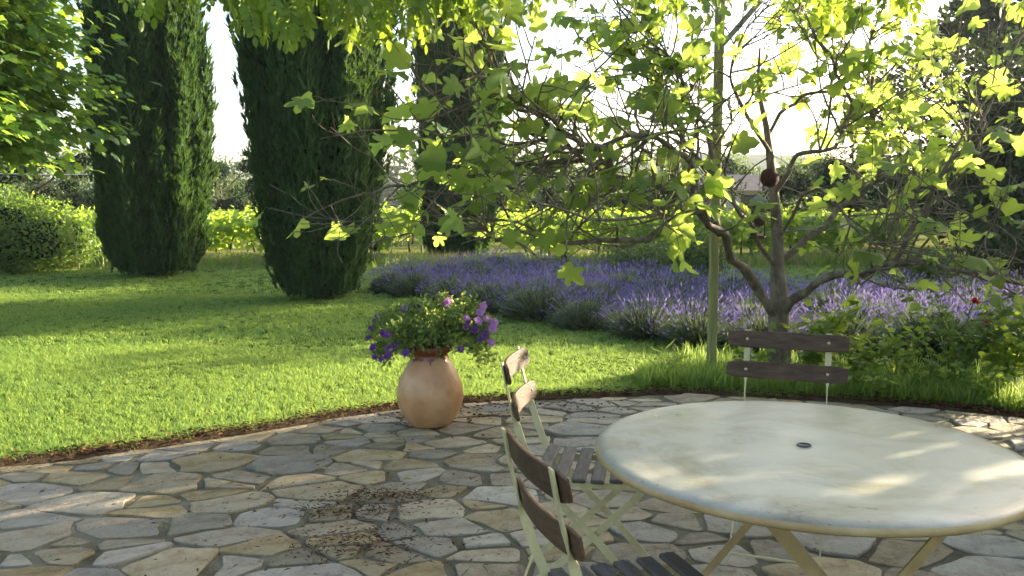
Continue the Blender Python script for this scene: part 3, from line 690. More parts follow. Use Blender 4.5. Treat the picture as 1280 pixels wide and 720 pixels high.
# bushes added beyond the right edge of the patio to shade paving and table
for k, (a, q, h, w) in enumerate([(10.6, 4.5, 3.2, .85), (9.7, 3.6, 3.0, .85), (9.2, 2.7, 2.8, .85), (8.6, 1.8, 2.3, .9), (6.0, 1.75, 2.15, .62), (5.3, .9, 2.2, .75), (4.9, -.1, 2.1, .75), (5.0, -1.2, 2.1, .8), (9.4, .5, 2.3, .95)]):
    x, y = sunq(a, q); rr = np.random.default_rng(90 + k)
    bl = [((rr.normal(0, .25), rr.normal(0, .25), z), (w * .78, w * .78, .34)) for z in np.linspace(.3 if q < 2.4 else 1.55, h - .3, 6 if q < 2.4 else 4)]
    clumpy_tree('shade_bush', (x, y, 0), bl, 2600 if q > 2.4 else 3000, .15, M_hedge, L_OVAL, 'leafy evergreen bush added at the end of the patio to shade paving and table', 'bush', 95 + k, .3, .05, group='bushes added to shade the patio', limb_to=6, shell=.8)
# rounded grey-green shrubs behind the lavender
for px, Y, w, h, lab in [(795, 14.6, .95, .95, 'rounded green shrub behind the lavender beside the sapling'), (842, 15.0, .8, .85, 'small dull shrub behind the lavender between two others'), (885, 14.6, .85, 1.05, 'dark blue-green shrub behind the timber post'), (1150, 13.5, .7, .7, 'low green bush at the edge of the lit grass patch')]:
    X = atY(px, 250, Y)[0]; rr = np.random.default_rng(px)
    clumpy_tree('shrub', (X, Y, 0), [((rr.normal(0, .25 * w), rr.normal(0, .2), h * rr.uniform(.3, .66)), (.5 * w, .45 * w, .36 * h)) for _ in range(7)], 3600, .055, M_shrub, L_DIA, lab, 'shrub', px, .2, .03, limb_to=4)
# ================================================================== VINEYARD
def vine_row(Y, x0, x1, nl, leaf, lab, seed):
    r = np.random.default_rng(seed); root = empty('vine_row', ((x0 + x1) / 2, Y, 0)); L = x1 - x0; tag(root, lab, 'grapevines', 'vineyard rows')
    x = r.uniform(-L / 2, L / 2, nl); cl = np.array([mnoise.noise(Vector((v * .9, seed, 0))) for v in x]); z = .32 + (.80 + .22 * cl) * r.beta(1.5, 1.15, nl); yy = r.normal(0, .20, nl)
    sh = r.random(nl) < .06; z[sh] += r.uniform(0, .28, sh.sum())
    p = np.column_stack([x, yy, z]); d = np.column_stack([r.normal(0, .5, nl), np.sign(yy) * .5 + r.normal(0, .5, nl), r.normal(-.2, .4, nl)])
    V, F = scatter(*(L_VINE if leaf < .16 else L_DIA), p, frames(d, np.column_stack([r.normal(0, .5, nl), np.sign(yy) * .5, np.full(nl, .8)])), leaf * r.uniform(.6, 1.25, nl)); o = mobj('foliage', V, F, M_vine, root); o['kind'] = 'stuff'
    k = int(L / 1.1); mb = MB()
    for i in range(k):
        xx = -L / 2 + (i + .5) * L / k; mb.tube(smoothpath([(xx, 0, -.02), (xx + r.normal(0, .05), .02, .3), (xx + r.normal(0, .08), 0, .65)], 4), [.035, .028, .024, .02], 5)
    o = mb.build('vine_stocks', M_darkbark, root, True); o['kind'] = 'stuff'
    for i in range(int(L / 5) + 1): MB().box((-L / 2 + i * 5 + .4, 0, .55), (.06, .06, 1.15), bev=.008).build('stake', M_beam, root)
    for zz in (.5, .85): MB().tube([(-L / 2, 0, zz), (L / 2, 0, zz)], .004, 4).build('wire', M_wire, root)
VLAB = ['first row of grapevines from the lawn, behind the two broad cypresses', 'first row of grapevines from the lawn, behind the lavender and fig tree'] + ['%s row of staked grapevines counting from the lawn' % w for w in ('second', 'third', 'fourth', 'fifth', 'sixth', 'seventh', 'eighth')]
for k, (Y, x0, x1, nl, lf) in enumerate([(20.2, -15, -2.8, 4600, .15), (20.2, .3, 9.5, 3600, .15), (24.4, -18, 11, 5500, .16), (27.6, -19, 12, 4200, .18), (29.2, -21, 13, 3600, .2), (32, -23, 14, 3200, .22), (35.5, -25, 15, 2800, .24), (40, -28, 15, 2500, .27), (45, -32, 15, 2400, .3)]):
    vine_row(Y, x0, x1, nl, lf, VLAB[k], 200 + k)

# shed behind the fig
X = atY(915, 240, 42)[0]
sh = empty('shed', (X, 42, 0)); tag(sh, 'small shed with a pale wall and dull roof far behind the post', 'shed')
MB().box((0, 0, 1.0), (3.4, 2.6, 2.0)).build('wall', M_wall, sh)
MB().add([(-1.95, -1.6, 1.95), (1.95, -1.6, 1.95), (1.95, 0, 2.75), (-1.95, 0, 2.75), (-1.95, 1.6, 1.95), (1.95, 1.6, 1.95), (-1.95, 0, 2.6), (1.95, 0, 2.6)],
         [(0, 1, 2, 3), (3, 2, 5, 4), (0, 3, 4, 6), (1, 7, 5, 2), (0, 6, 7, 1), (6, 4, 5, 7)]).build('roof', M_roof, sh)
MB().box((.5, -1.31, .9), (.8, .06, 1.7)).build('door', M_slat, sh)

# ================================================================== LAVENDER
def lavender_mesh(seed, nst=560):
    r = np.random.default_rng(seed)
    az = r.uniform(0, 6.283, nst); po = np.arccos(1 - r.random(nst) * .95) * .95      # fan of stems
    d = np.column_stack([np.sin(po) * np.cos(az), np.sin(po) * np.sin(az), np.cos(po)]); L = .62 * r.uniform(.82, 1.12, nst) * (1 - .12 * np.sin(po))
    base = np.column_stack([d[:, 0] * .16, d[:, 1] * .16, .06 + .1 * r.random(nst)]); tip = base + d * L[:, None] + np.column_stack([np.zeros((nst, 2)), .05 * np.sin(po) * 1.0])
    side = np.cross(d, r.normal(0, 1, (nst, 3))); side /= np.linalg.norm(side, axis=1, keepdims=True)
    mid = base + d * L[:, None] * .5; w = .0028
    V = np.stack([base - side * w, base + side * w, mid + side * w, mid - side * w, tip], 1).reshape(-1, 3); F = np.array([[0, 1, 2], [0, 2, 3], [3, 2, 4]]); F = (F[None] + (np.arange(nst) * 5)[:, None, None]).reshape(-1, 3)
    st = (V, F)
    # spikes: two crossed diamonds
    T = np.array([(0, 0, 0), (.5, .35, 0), (.34, .75, 0), (0, 1, 0), (-.34, .75, 0), (-.5, .35, 0), (0, 0, .5), (0, .35, .5), (0, .75, .34), (0, .35, -.5), (0, .75, -.34)])
    TF = np.array([(0, 1, 5), (1, 2, 4), (1, 4, 5), (2, 3, 4), (0, 7, 9), (7, 8, 10), (7, 10, 9), (8, 3, 10)])
    keep = (r.random(nst) < .72) & (r.random(nst) < 1.2 - .85 * np.sin(po) ** 2); k = keep.sum(); T2 = T * (.16, 1, .16)
    dd = d[keep] + r.normal(0, .10, (k, 3)) + (0, 0, .25)
    fl = scatter(T2, TF, tip[keep] - dd * .02, frames(dd, r.normal(0, 1, (k, 3))), .082 * r.uniform(.6, 1.3, k))
    # grey-green needle mound
    n2 = 2200; q = r.normal(0, 1, (n2, 3)); q[:, 2] = np.abs(q[:, 2]); q /= np.linalg.norm(q, axis=1, keepdims=True)
    p = q * np.array([.44, .44, .42]) * (r.random(n2) ** .4)[:, None] + (0, 0, .02); ax = q + r.normal(0, .3, (n2, 3)) + (0, 0, .5)
    bs = scatter(L_DIA[0] * (.35, 1, 1), L_DIA[1], p, frames(ax, r.normal(0, 1, (n2, 3))), .13 * r.uniform(.6, 1.3, n2))
    return meshdata('stems', *st, M_lavst), meshdata('flower_spikes', *fl, M_lavfl), meshdata('foliage', *bs, M_lavbase)
LAV = [lavender_mesh(300 + k) for k in range(4)]
def lavender(x, y, s, k, rz, label, group):
    root = empty('lavender_bush', (x, y, 0), rz, s); root.scale = (s, s, s * .74); tag(root, label, 'lavender', group)
    for nm, me in zip(('stems', 'flower_spikes', 'foliage'), LAV[k % 4]):
        o = link(bpy.data.objects.new(nm, me), root); o['kind'] = 'stuff'
r = np.random.default_rng(77)
front = smoothpath([(-1.9, 13.2, 0), (-1.15, 12.2, 0), (-.35, 11.0, 0), (.35, 9.95, 0), (1.1, 8.95, 0), (1.75, 8.25, 0), (2.5, 8.0, 0), (3.4, 7.75, 0), (4.3, 7.6, 0), (5.3, 7.5, 0)], 13)
pos = []
for k, p in enumerate(front): pos.append((p[0] + r.normal(0, .06), p[1] + .22 + r.normal(0, .09), r.uniform(.70, 1.0), 0))
for row, (dx, dy) in enumerate([(.35, .85), (.75, 1.75), (1.15, 2.7), (1.6, 3.8)]):
    for k in range(12):
        p = front[0] + (front[-1] - front[0]) * 0; p = smoothpath(front, 12)[k]; pos.append((p[0] + dx + r.normal(0, .1), p[1] + dy + r.normal(0, .1), r.uniform(.76, .92), row + 1))
GL = {0: 'lavender bush in bloom in the front row edging the lawn', 1: 'lavender bush in bloom in the rows behind the front row'}
for i, (x, y, s, row) in enumerate(pos):
    if math.hypot(x - 2.2, y - 6.85) < .6: continue
    ordn = ('first', 'second', 'third', 'fourth', 'fifth', 'sixth', 'seventh', 'eighth', 'ninth', 'tenth', 'eleventh', 'twelfth', 'thirteenth')
    lab = '%s lavender bush of the row edging the lawn, counted from the broad cypress' % ordn[i] if row == 0 else 'lavender bush in bloom in the %s row back from the lawn' % ordn[row]
    lavender(x, y, s, i, r.uniform(0, 6.28), lab, 'front row of lavender' if row == 0 else 'back rows of lavender')

# ================================================================== SAPLING, BED PLANTS, ROSES
def leafy(name, loc, h, nst, spread, leaf, mat, label, cat, seed, tmpl=L_OVAL, per=14, group=None, stem_mat=None, lean=.5):
    r = np.random.default_rng(seed); root = empty(name, loc); tag(root, label, cat, group); mb = MB(); VF = []
    for i in range(nst):
        a = r.uniform(0, 6.283); L = h * r.uniform(.6, 1.1); b = np.array([math.cos(a), math.sin(a), 0]) * spread
        P = smoothpath([b * .15 * r.random(), b * .4 * r.uniform(.4, 1) + (0, 0, L * .55), b * r.uniform(.5, 1) * (1 + lean * .3) + (0, 0, L)], 7); mb.tube(P, np.linspace(.007, .0025, 7) * (h / .6) ** .5, 4)
        t = r.uniform(.15, 1, per) ** .8; q = np.stack([np.interp(t * 6, np.arange(7), P[:, k]) for k in range(3)], 1)
        ax = rdir(per, -.3, .6); VF.append(scatter(*tmpl, q + ax * .01, frames(ax, rdir(per, .3, 1)), leaf * r.uniform(.6, 1.25, per)))
    mb.build('stems', stem_mat or M_weed, root, True)['kind'] = 'stuff'; o = mobj('foliage', *merge(*VF), mat, root); o['kind'] = 'stuff'
    return root
sp = atZ(705, 348); leafy('sapling', (sp[0], sp[1], 0), 1.15, 7, .35, .10, M_shrub, 'thin young sapling with few leaves rising out of the lavender', 'sapling', 400, per=16, stem_mat=M_darkbark)
for px, py, h, n_, sp_, lf, tm, lab in [
    (1010, 478, .62, 12, .28, .11, L_OVAL, 'leafy green plant growing behind the wooden chair back'),
    (1065, 486, .50, 11, .30, .085, L_OVAL, 'low leafy weed clump beside the chair behind the table'),
    (1120, 485, .55, 10, .30, .07, L_DIA, 'fine-leaved green plant between the chair and the rose bush'),
    (1160, 498, .34, 10, .26, .06, L_DIA, 'short weedy clump at the foot of the rose bush'),
    (1262, 492, .62, 12, .28, .12, L_OVAL, 'broad-leaved plant at the far end of the flower bed'),
    (1090, 500, .30, 10, .25, .06, L_OVAL, 'small leafy weed on the edge of the paving'),
    (1230, 508, .30, 10, .26, .06, L_DIA, 'small weed clump on the paving edge below the red roses'),
    (940, 478, .32, 9, .22, .07, L_OVAL, 'small leafy plant at the base of the timber post'),
    (830, 476, .22, 8, .20, .10, L_BLADE, 'tuft of grassy weed where the lawn meets the soil')]:
    b = atZ(px, py); leafy('bed_plant', (b[0], b[1], 0), h, n_, sp_, lf, M_weed, lab, 'plant', px, tmpl=(L_BLADE[0] * (.12, 1, .6), L_BLADE[1]) if tm is L_BLADE else tm, per=16)
b = atZ(1195, 488); rose = leafy('rose_bush', (b[0], b[1], 0), .78, 16, .42, .065, M_shrub, 'bushy rose with two red flowers in the bed behind the table', 'rose bush', 433, per=22)
def petals(n, r0, seed, cup=.5):
    r = np.random.default_rng(seed); V = []; F = []
    for k in range(n):
        a = k * 2.4; s = r0 * (.35 + .65 * k / n); el = 1.35 - 1.0 * k / n * (1 - cup * .3); m = len(V)
        d = np.array([math.cos(a) * math.cos(el), math.sin(a) * math.cos(el), math.sin(el)]); t = np.array([-math.sin(a), math.cos(a), 0])
        V += [(0, 0, 0), tuple(d * s * .6 + t * s * .5), tuple(d * s + t * s * .25), tuple(d * s * 1.02 - t * s * .25), tuple(d * s * .6 - t * s * .5)]; F += [(m, m + 1, m + 2), (m, m + 2, m + 3), (m, m + 3, m + 4)]
    return np.array(V), np.array(F)
for px, py in ((1217, 378), (1229, 402)):
    p = atY(px, py, b[1] - .1); base = np.array([b[0], b[1], 0]); o = mobj('rose_flower', *petals(14, .045, px), M_rose, rose); o.location = p - base; o.rotation_euler = (.7, .2, 0)
    MB().tube(smoothpath([(0.05, 0, .3), (p - base) * (.6, .6, .8), p - base], 6), .004, 4).build('rose_stem', M_weed, rose)

# ================================================================== LEFT BROADLEAF TREE
def broad_tree():
    r = np.random.default_rng(500); root = empty('broadleaf_tree', (-8.6, 10.4, 0)); tag(root, 'big broadleaf tree with layered sunlit leaves overhanging the lawn near the hedge', 'tree')
    mobj('trunk', *tube(smoothpath([(0, 0, -.05), (.1, 0, 1.2), (0, .1, 2.6), (.2, 0, 4.5)], 10), np.linspace(.26, .12, 10), 10), M_darkbark, root, True)
    VF = []
    for i in range(46):
        z = 1.9 + 3.6 * r.random(); a = r.uniform(-1.2, .9); L = r.uniform(2.0, 3.2) * (1 if z > 2.4 else .9)
        d = np.array([math.cos(a), math.sin(a), 0]); P = smoothpath([(0, 0, z), d * L * .5 + (0, 0, z + .35), d * L + (0, 0, z - .25)], 10)
        mobj('branch', *tube(P, np.linspace(.06, .008, 10), 5), M_darkbark, root, True)
        n = 620; t = r.uniform(.35, 1.02, n) * 9; q = np.stack([np.interp(t, np.arange(10), P[:, k]) for k in range(3)], 1)
        off = r.normal(0, 1, (n, 3)) * np.array([.34, .34, .11]); off[:, 2] -= .18 * (off[:, 0] ** 2 + off[:, 1] ** 2)
        ax = d * .8 + off * .9 + r.normal(0, .35, (n, 3)) + (0, 0, -.45); VF.append(scatter(*L_MAPLE, q + off, frames(ax, np.array([.25, -.1, .9]) + r.normal(0, .35, (n, 3))), .14 * r.uniform(.6, 1.25, n)))
    mobj('foliage', *merge(*VF), M_broad, root)['kind'] = 'stuff'
broad_tree()

# ================================================================== FIG TREE
FB = atZ(975, 474); FIG = empty('fig_tree', (FB[0], FB[1], 0)); tag(FIG, 'spreading fig tree with bare crooked limbs and backlit lobed leaves', 'fig tree')
FO = np.array([FB[0], FB[1], 0]); FY = FB[1]
fr = np.random.default_rng(600)
def fp(px, py, dy=0.0): return atY(px, py, FY + dy) - FO
mobj('trunk', *tube(smoothpath([fp(976, 482), fp(974, 440), fp(973, 405), fp(974, 380), fp(972, 335, .02), fp(971, 280, .1), fp(965, 220, .15), fp(958, 160, .2), fp(948, 110, .2), fp(950, 60, .2)], 24), np.interp(np.linspace(0, 9, 24), [0, .6, 2, 3, 4, 5, 6, 7, 9], [.11, .092, .082, .078, .052, .044, .036, .024, .008]), 10), M_bark, FIG, True)
LIMBS = [
    ([(970, 395, 0), (950, 365, -.1), (925, 330, -.3), (905, 298, -.5), (885, 268, -.7), (858, 243, -.9), (815, 236, -1.0), (780, 222, -1.1), (750, 196, -1.2), (715, 165, -1.25), (680, 148, -1.3), (640, 140, -1.4)], .062, .014),
    ([(900, 292, -.5), (880, 262, -.75), (850, 268, -.9), (825, 290, -1.0), (790, 298, -1.1), (740, 304, -1.2), (690, 304, -1.3), (640, 296, -1.4), (590, 290, -1.5), (540, 292, -1.5)], .042, .009),
    ([(868, 252, -.8), (845, 244, -.9), (820, 250, -.7), (790, 236, -.6), (762, 212, -.6), (720, 200, -.7), (670, 203, -.8), (610, 208, -.9), (550, 218, -1.0), (500, 232, -1.1), (455, 240, -1.1)], .040, .007),
    ([(862, 246, -.9), (862, 215, -1.0), (850, 190, -1.1), (825, 172, -1.1), (790, 170, -1.2), (735, 185, -1.2), (680, 178, -1.3), (620, 172, -1.4), (560, 172, -1.5), (505, 170, -1.6)], .034, .006),
    ([(790, 236, -.6), (765, 225, -.8), (735, 205, -1.0), (690, 165, -1.3), (650, 130, -1.5), (610, 100, -1.6), (575, 80, -1.7), (540, 60, -1.7)], .028, .006),
    ([(880, 262, -.7), (890, 225, -.5), (880, 170, -.4), (860, 120, -.5), (840, 70, -.6), (800, 30, -.7)], .034, .008),
    ([(972, 335, .02), (940, 290, -.2), (915, 250, -.4), (880, 210, -.4), (845, 165, -.3), (810, 110, -.3), (785, 60, -.4), (770, 15, -.5)], .030, .008),
    ([(978, 392, 0), (1000, 366, -.2), (1030, 348, -.4), (1075, 342, -.5), (1120, 330, -.7), (1160, 330, -.9), (1200, 338, -1.1), (1245, 345, -1.3), (1290, 350, -1.4)], .058, .010),
    ([(1115, 332, -.7), (1140, 300, -.8), (1155, 262, -.8), (1175, 228, -.9), (1200, 190, -1.0), (1225, 150, -1.1), (1250, 100, -1.2)], .030, .007),
    ([(972, 330, .02), (1005, 305, .1), (1040, 275, .2), (1070, 240, .3), (1085, 195, .3), (1090, 140, .2), (1085, 80, .1), (1092, 30, 0)], .045, .010),
    ([(1062, 250, .25), (1110, 225, 0), (1150, 240, -.3), (1195, 262, -.6), (1240, 285, -.9), (1280, 300, -1.1)], .026, .006),
    ([(968, 240, .12), (990, 200, 0), (1030, 185, -.1), (1060, 150, -.2), (1055, 100, -.2), (1020, 50, -.3), (1000, 0, -.4)], .032, .007),
    ([(962, 190, .15), (935, 150, .1), (915, 100, 0), (930, 50, 0), (960, 0, 0)], .026, .007),
    ([(960, 170, .2), (985, 130, .3), (1020, 115, .3), (1065, 125, .2), (1110, 150, .1), (1150, 130, 0), (1190, 90, -.1)], .024, .006),
    ([(972, 300, .1), (1000, 260, -.3), (1025, 235, -.7), (1050, 262, -1.0), (1085, 295, -1.2), (1120, 305, -1.3), (1165, 290, -1.5)], .022, .005),
    ([(945, 300, -.3), (930, 265, -.7), (900, 240, -1.0), (860, 255, -1.3), (830, 275, -1.4), (770, 280, -1.6), (700, 262, -1.8), (650, 250, -1.9), (600, 245, -1.9)], .024, .005),
]
leafp = []; leafd = []
def twig(mb, p, d, L, r0, lev):
    n = 7; P = [p]; d = d / np.linalg.norm(d); st = L / (n - 1); curl = fr.normal(0, .16, 3)
    for i in range(n - 1):
        d = d + curl * .5 + fr.normal(0, .11, 3) + np.array([0, 0, .075 if lev > 0 else .02]); d /= np.linalg.norm(d); P.append(P[-1] + d * st)
    P = np.array(P); Wp = P[-1] + FO
    if Wp[1] < 4.7 or (Wp[0] < 1.3 and Wp[2] < 1.05) or Wp[2] < .75: return
    mb.tube(P, np.linspace(r0, max(.0025, r0 * .45), n), 5 if r0 > .006 else 4, False)
    if lev < 2:
        for k in range(fr.integers(1, 4) if lev == 0 else fr.integers(0, 3)):
            i = fr.integers(2, n - 1); dd = d * .5 + fr.normal(0, .6, 3); dd[1] *= .8; twig(mb, P[i], dd, L * fr.uniform(.4, .75), r0 * .6, lev + 1)
    for k in range(fr.integers(1, 4)):
        leafp.append(P[-1] if k < 2 else P[-2]); leafd.append(d + fr.normal(0, .55, 3))
for pts, r0, r1 in LIMBS:
    n = 6 * len(pts); P = smoothpath([fp(*q) for q in pts], n); L = np.linalg.norm(np.diff(P, axis=0), axis=1).sum()
    kn = np.arange(0, n + 4, 4); jit = fr.normal(0, .022, (len(kn), 3)); jit[0] = 0; P = P + np.stack([np.interp(np.arange(n), kn, jit[:, c]) for c in range(3)], 1)
    rad = (np.linspace(1, 0, n) ** .8 * (r0 - r1) + r1) * .64 * (1 + .13 * np.interp(np.arange(n), np.arange(0, n + 2, 2), fr.normal(0, 1, len(np.arange(0, n + 2, 2)))).clip(-1.2, 2)); mb = MB(); mb.tube(P, rad, 9)
    for k in range(int(L * 10.0) + 3):
        i = int(n * fr.uniform(.2, 1) ** .75); i = min(max(i, 3), n - 2); T = P[i + 1] - P[i]; T /= np.linalg.norm(T)
        sd = np.cross(T, fr.normal(0, 1, 3)); sd /= np.linalg.norm(sd) + 1e-6; rr = np.interp(i, [0, n], [r0, r1])
        twig(mb, P[i], T * fr.uniform(.2, .9) + sd * .9 + np.array([0, 0, .12]), fr.uniform(.28, .95), min(.0095, rr * .4 + .0015), 0)
    twig(mb, P[-1], P[-1] - P[-3], .5, r1, 0); mb.build('branch', M_bark, FIG, True)
leafp = np.array(leafp); leafd = np.array(leafd)
# thin the leaves, keeping the wide gaps the tree shows low down and inside
u = fr.random(len(leafp)); dens = np.array([.62 + .75 * mnoise.noise(Vector((p[0] * 1.1, p[2] * 1.1, p[1] * .6 + 9.3))) for p in leafp])
zz = leafp[:, 2]; dens = dens * np.where(zz < 1.15, .34, .55) * np.where(leafp[:, 0] + FO[0] < 1.2, .85, 1.0); keep = u < dens; leafp, leafd = leafp[keep], leafd[keep]
m = len(leafp); print('fig leaves', m)
leafd = leafd / np.linalg.norm(leafd, axis=1, keepdims=True); leafd[:, 2] = leafd[:, 2] * .5 - .25
nr = np.array([0, -.15, .7]) + fr.normal(0, .7, (m, 3)); RT = frames(leafd, nr); sc = .06 + .13 * fr.random(m) ** .8
pet = leafd * fr.uniform(.02, .06, m)[:, None]
FO1 = [(0, .02), (.13, -.08), (.30, -.03), (.46, .10), (.36, .24), (.27, .32), (.44, .44), (.52, .60), (.42, .70), (.24, .60), (.20, .68), (.20, .86), (.10, .99), (0, 1.03)]
FO2 = [(0, 0), (.2, -.06), (.42, .08), (.36, .28), (.5, .5), (.42, .66), (.25, .66), (.22, .84), (0, 1.02)]
FO3 = [(0, 0), (.16, -.07), (.36, .06), (.30, .22), (.19, .34), (.40, .52), (.44, .70), (.32, .74), (.15, .62), (.16, .85), (.07, 1.0), (0, 1.04)]
def curl(t, kx, ky, tw):      # bend a leaf along and across its midrib
    V, F = t; V = V.copy(); x, y = V[:, 0].copy(), V[:, 1].copy(); V[:, 2] += kx * x * x + ky * (y - .3) ** 2 + tw * x * (y - .4); return V, F
FIGT = [lobed(FO1), curl(lobed(FO1, fold=-.15, droop=.25), -.5, -.3, .4), curl(lobed(FO2, fold=.45, droop=.1), .5, -.35, -.3), curl(lobed(FO3, fold=.3), .2, -.6, .6), curl(lobed(FO3, fold=.1), -.8, .3, -.5)]
figV = [meshdata('leaf', t, f, M_fig, True) for t, f in FIGT]
order = np.argsort(leafp[:, 1] - 3 * sc)   # the ones that show largest become single leaves
big = order[:300]; rest = order[300:]
for i in big:
    o = bpy.data.objects.new('leaf', figV[int(fr.integers(0, 5))]); link(o, FIG)
    o.matrix_local = Matrix.Translation(Vector(leafp[i] + pet[i])) @ Matrix(RT[i].tolist()).to_4x4() @ Matrix.Diagonal((sc[i], sc[i], sc[i], 1))
o = mobj('leaf_mass', *merge(*[scatter(*FIGT[k], leafp[rest[k::5]] + pet[rest[k::5]], RT[rest[k::5]], sc[rest[k::5]]) for k in range(5)]), M_fig, FIG, True); o['kind'] = 'stuff'
mb = MB()
for i in range(m): mb.tube([leafp[i], leafp[i] + pet[i]], .0018, 3, False)
o = mb.build('leaf_stalks', M_weed, FIG); o['kind'] = 'stuff'

# bird feeder and nest ball hanging in the fig
p = atY(947, 297, 6.5); bf = empty('bird_feeder', p, 0, 1.35); tag(bf, 'dark brown tube bird feeder with a round hole, hung in the fig tree', 'bird feeder')
V, F = lathe([(.036, 0), (.040, .004), (.040, .20), (.036, .205)], 20); mobj('tube', V, F, M_feeder, bf, True)
V, F = lathe([(.052, .20), (.054, .205), (.03, .225), (.006, .24)], 20); mobj('roof', V, F, M_beam, bf, True)
V, F = lathe([(.046, -.006), (.048, 0), (.044, .008)], 20); mobj('base', V, F, M_feeder, bf, True)
pl = MB().add(np.array([(math.cos(t) * .020, -.044, .036 + math.sin(t) * .020) for t in np.linspace(0, math.pi, 9)] + [(-.020, -.044, .012), (.020, -.044, .012)]), [tuple(range(11))]); pf = pl.build('front_plate', M_tan, bf)
MB().add(np.array([(math.cos(t) * .010, -.0455, .036 + math.sin(t) * .010) for t in np.linspace(0, 2 * math.pi, 13)[:-1]]), [tuple(range(12))]).build('hole', M_iron, pf)
MB().tube([(0, 0, .235), (.004, .01, .40)], .0015, 4).build('hanging_wire', M_iron, bf)
p = atY(962, 222, 6.55); V, F = lathe([(.005, -.075), (.045, -.062), (.068, -.02), (.066, .02), (.045, .055), (.012, .072)], 18)
V = V * (1 + .12 * np.array([[mnoise.noise(Vector(tuple(v * 40)))] for v in V])); nb = empty('nest_ball', p); tag(nb, 'round reddish brown nest ball hanging above the bird feeder', 'nest ball')
mobj('ball', V, F, M_nest, nb, True); MB().tube([(0, 0, .07), (.0, .01, .2)], .0015, 4).build('hanging_string', M_iron, nb)

# ================================================================== PERGOLA AND WISTERIA
pb = atZ(889, 470); PG = empty('pergola', (pb[0], pb[1], 0)); tag(PG, 'tall green timber post carrying grey pergola beams under the leaves', 'pergola')
MB().box((0, 0, 1.5), (.068, .068, 3.04), bev=.006).build('post', M_post, PG)
MB().bar((.25, 0, 3.07), (-2.2, .15, 3.07), .07, .10, bev=.006).build('beam', M_beam, PG)
MB().bar((0, .02, 2.62), (.32, .02, 2.99), .05, .04, up=(0, 1, 0), bev=.004).build('brace', M_beam, PG)
for xo, yo in ((-2.0, .15), (-1.1, .1), (.15, 0), ):
    MB().bar((xo, yo + .3, 3.16), (xo - .2, -7.5, 3.0), .06, .08, bev=.006).build('rafter', M_beam, PG)
for yo in (-1.6, -2.9): MB().bar((-6.5, yo, 3.25), (3.2, yo, 3.25), .04, .035, bev=.003).build('lath', M_beam, PG)
# wisteria leaf: pinnate, hanging
def pinnate(n=6, seed=1):
    r = np.random.default_rng(seed); V = []; F = []; k = 0
    def add(o, d, L, w):
        nonlocal k
        t = np.array(L_OVAL[0]) * (w, L, L * .6); ds = d / np.linalg.norm(d); q = frames(ds[None], np.array([[r.normal(0, .25), r.normal(0, .2), 1]]))[0]
        V.append(t @ q.T + o); F.append(L_OVAL[1] + k); k += len(t)
    rach = lambda s: np.array([0, s, -.16 * s * s])
    for i in range(n):
        s = .22 + .70 * i / n; 
        for sg in (-1, 1): add(rach(s), np.array([sg * .85, .45 + .3 * i / n, -.18 + r.normal(0, .1)]), .27 * (1 - .15 * i / n) * r.uniform(.85, 1.1), .27)
    add(rach(.93), np.array([0, 1, -.35]), .27, .27)
    v, f = tube([rach(s) for s in np.linspace(0, .95, 5)], [.008] * 5, 3, False); f = np.array([(a, b, c) for a, b, c, d in f] + [(a, c, d) for a, b, c, d in f]); V.append(v); F.append(f + k)
    return np.concatenate(V), np.concatenate(F)
PIN = [pinnate(6, 1), pinnate(5, 2), pinnate(7, 3)]
wr = np.random.default_rng(700)
WI = empty('wisteria_vine', (pb[0] - .1, pb[1] - .35, 0)); WI.location = (4.6, 4.2, 0); WO = np.array(WI.location)
tag(WI, 'wisteria climbing over the pergola, its feathered leaves hanging along the top', 'wisteria')
mb = MB(); mb.tube(smoothpath(np.array([(4.6, 4.2, 0), (4.55, 4.25, 1.2), (4.4, 4.3, 2.4), (4.0, 4.4, 3.1)]) - WO, 12), np.linspace(.05, .03, 12), 8); mb.build('stem', M_bark, WI, True)
# lower fringe of the curtain in the picture, (x, y) in pixels; hung from the laths about 4 m away
fringe = [(60, -25), (140, 0), (200, 22), (250, -8), (275, 20), (300, 52), (340, 58), (375, 62), (420, 52), (470, 62), (505, 52), (520, 60), (560, 40), (600, 30), (625, 12), (660, 18), (700, 10), (760, -6), (800, 5), (850, 16), (900, 18), (950, 10), (1010, 22), (1060, 40), (1110, 38), (1160, 15), (1200, -5), (1240, 10), (1290, 30)]
fx = np.array([a for a, b_ in fringe], float); fy = np.array([b_ for a, b_ in fringe], float) - 20
leaves = []
vines = MB()
for k in range(34):
    px = wr.uniform(40, 1300); Y = wr.uniform(3.7, 5.2); py = np.interp(px, fx, fy) - wr.uniform(25, 110); p = atY(px, py, Y); q = p + np.array([wr.normal(0, .5), wr.normal(0, .3), wr.uniform(.1, .5)])
    vines.tube(smoothpath([p - WO, (p + q) / 2 - WO + wr.normal(0, .06, 3), q - WO], 7), np.linspace(.004, .009, 7), 5, False)
o = vines.build('vine_shoots', M_twig, WI, True); o['kind'] = 'stuff'
for k in range(620):
    px = wr.uniform(30, 1310) if wr.random() < .5 else wr.uniform(190, 640); Y = wr.uniform(3.6, 5.0); up = wr.random() ** 1.6
    py = np.interp(px, fx, fy) - up * 150 - 34; p = atY(px, py, Y)
    a = wr.uniform(0, 6.283); d = np.array([math.cos(a) * .5, math.sin(a) * .5, -wr.uniform(.5, 1.2)]); nrm = np.array([math.cos(a), math.sin(a), .5]) + wr.normal(0, .3, 3)
    leaves.append((p, d, nrm, wr.uniform(.15, .23), up))
leaves.sort(key=lambda t: t[4])
pm = [meshdata('leaf', v, f, M_wis, False) for v, f in PIN]
VF = []
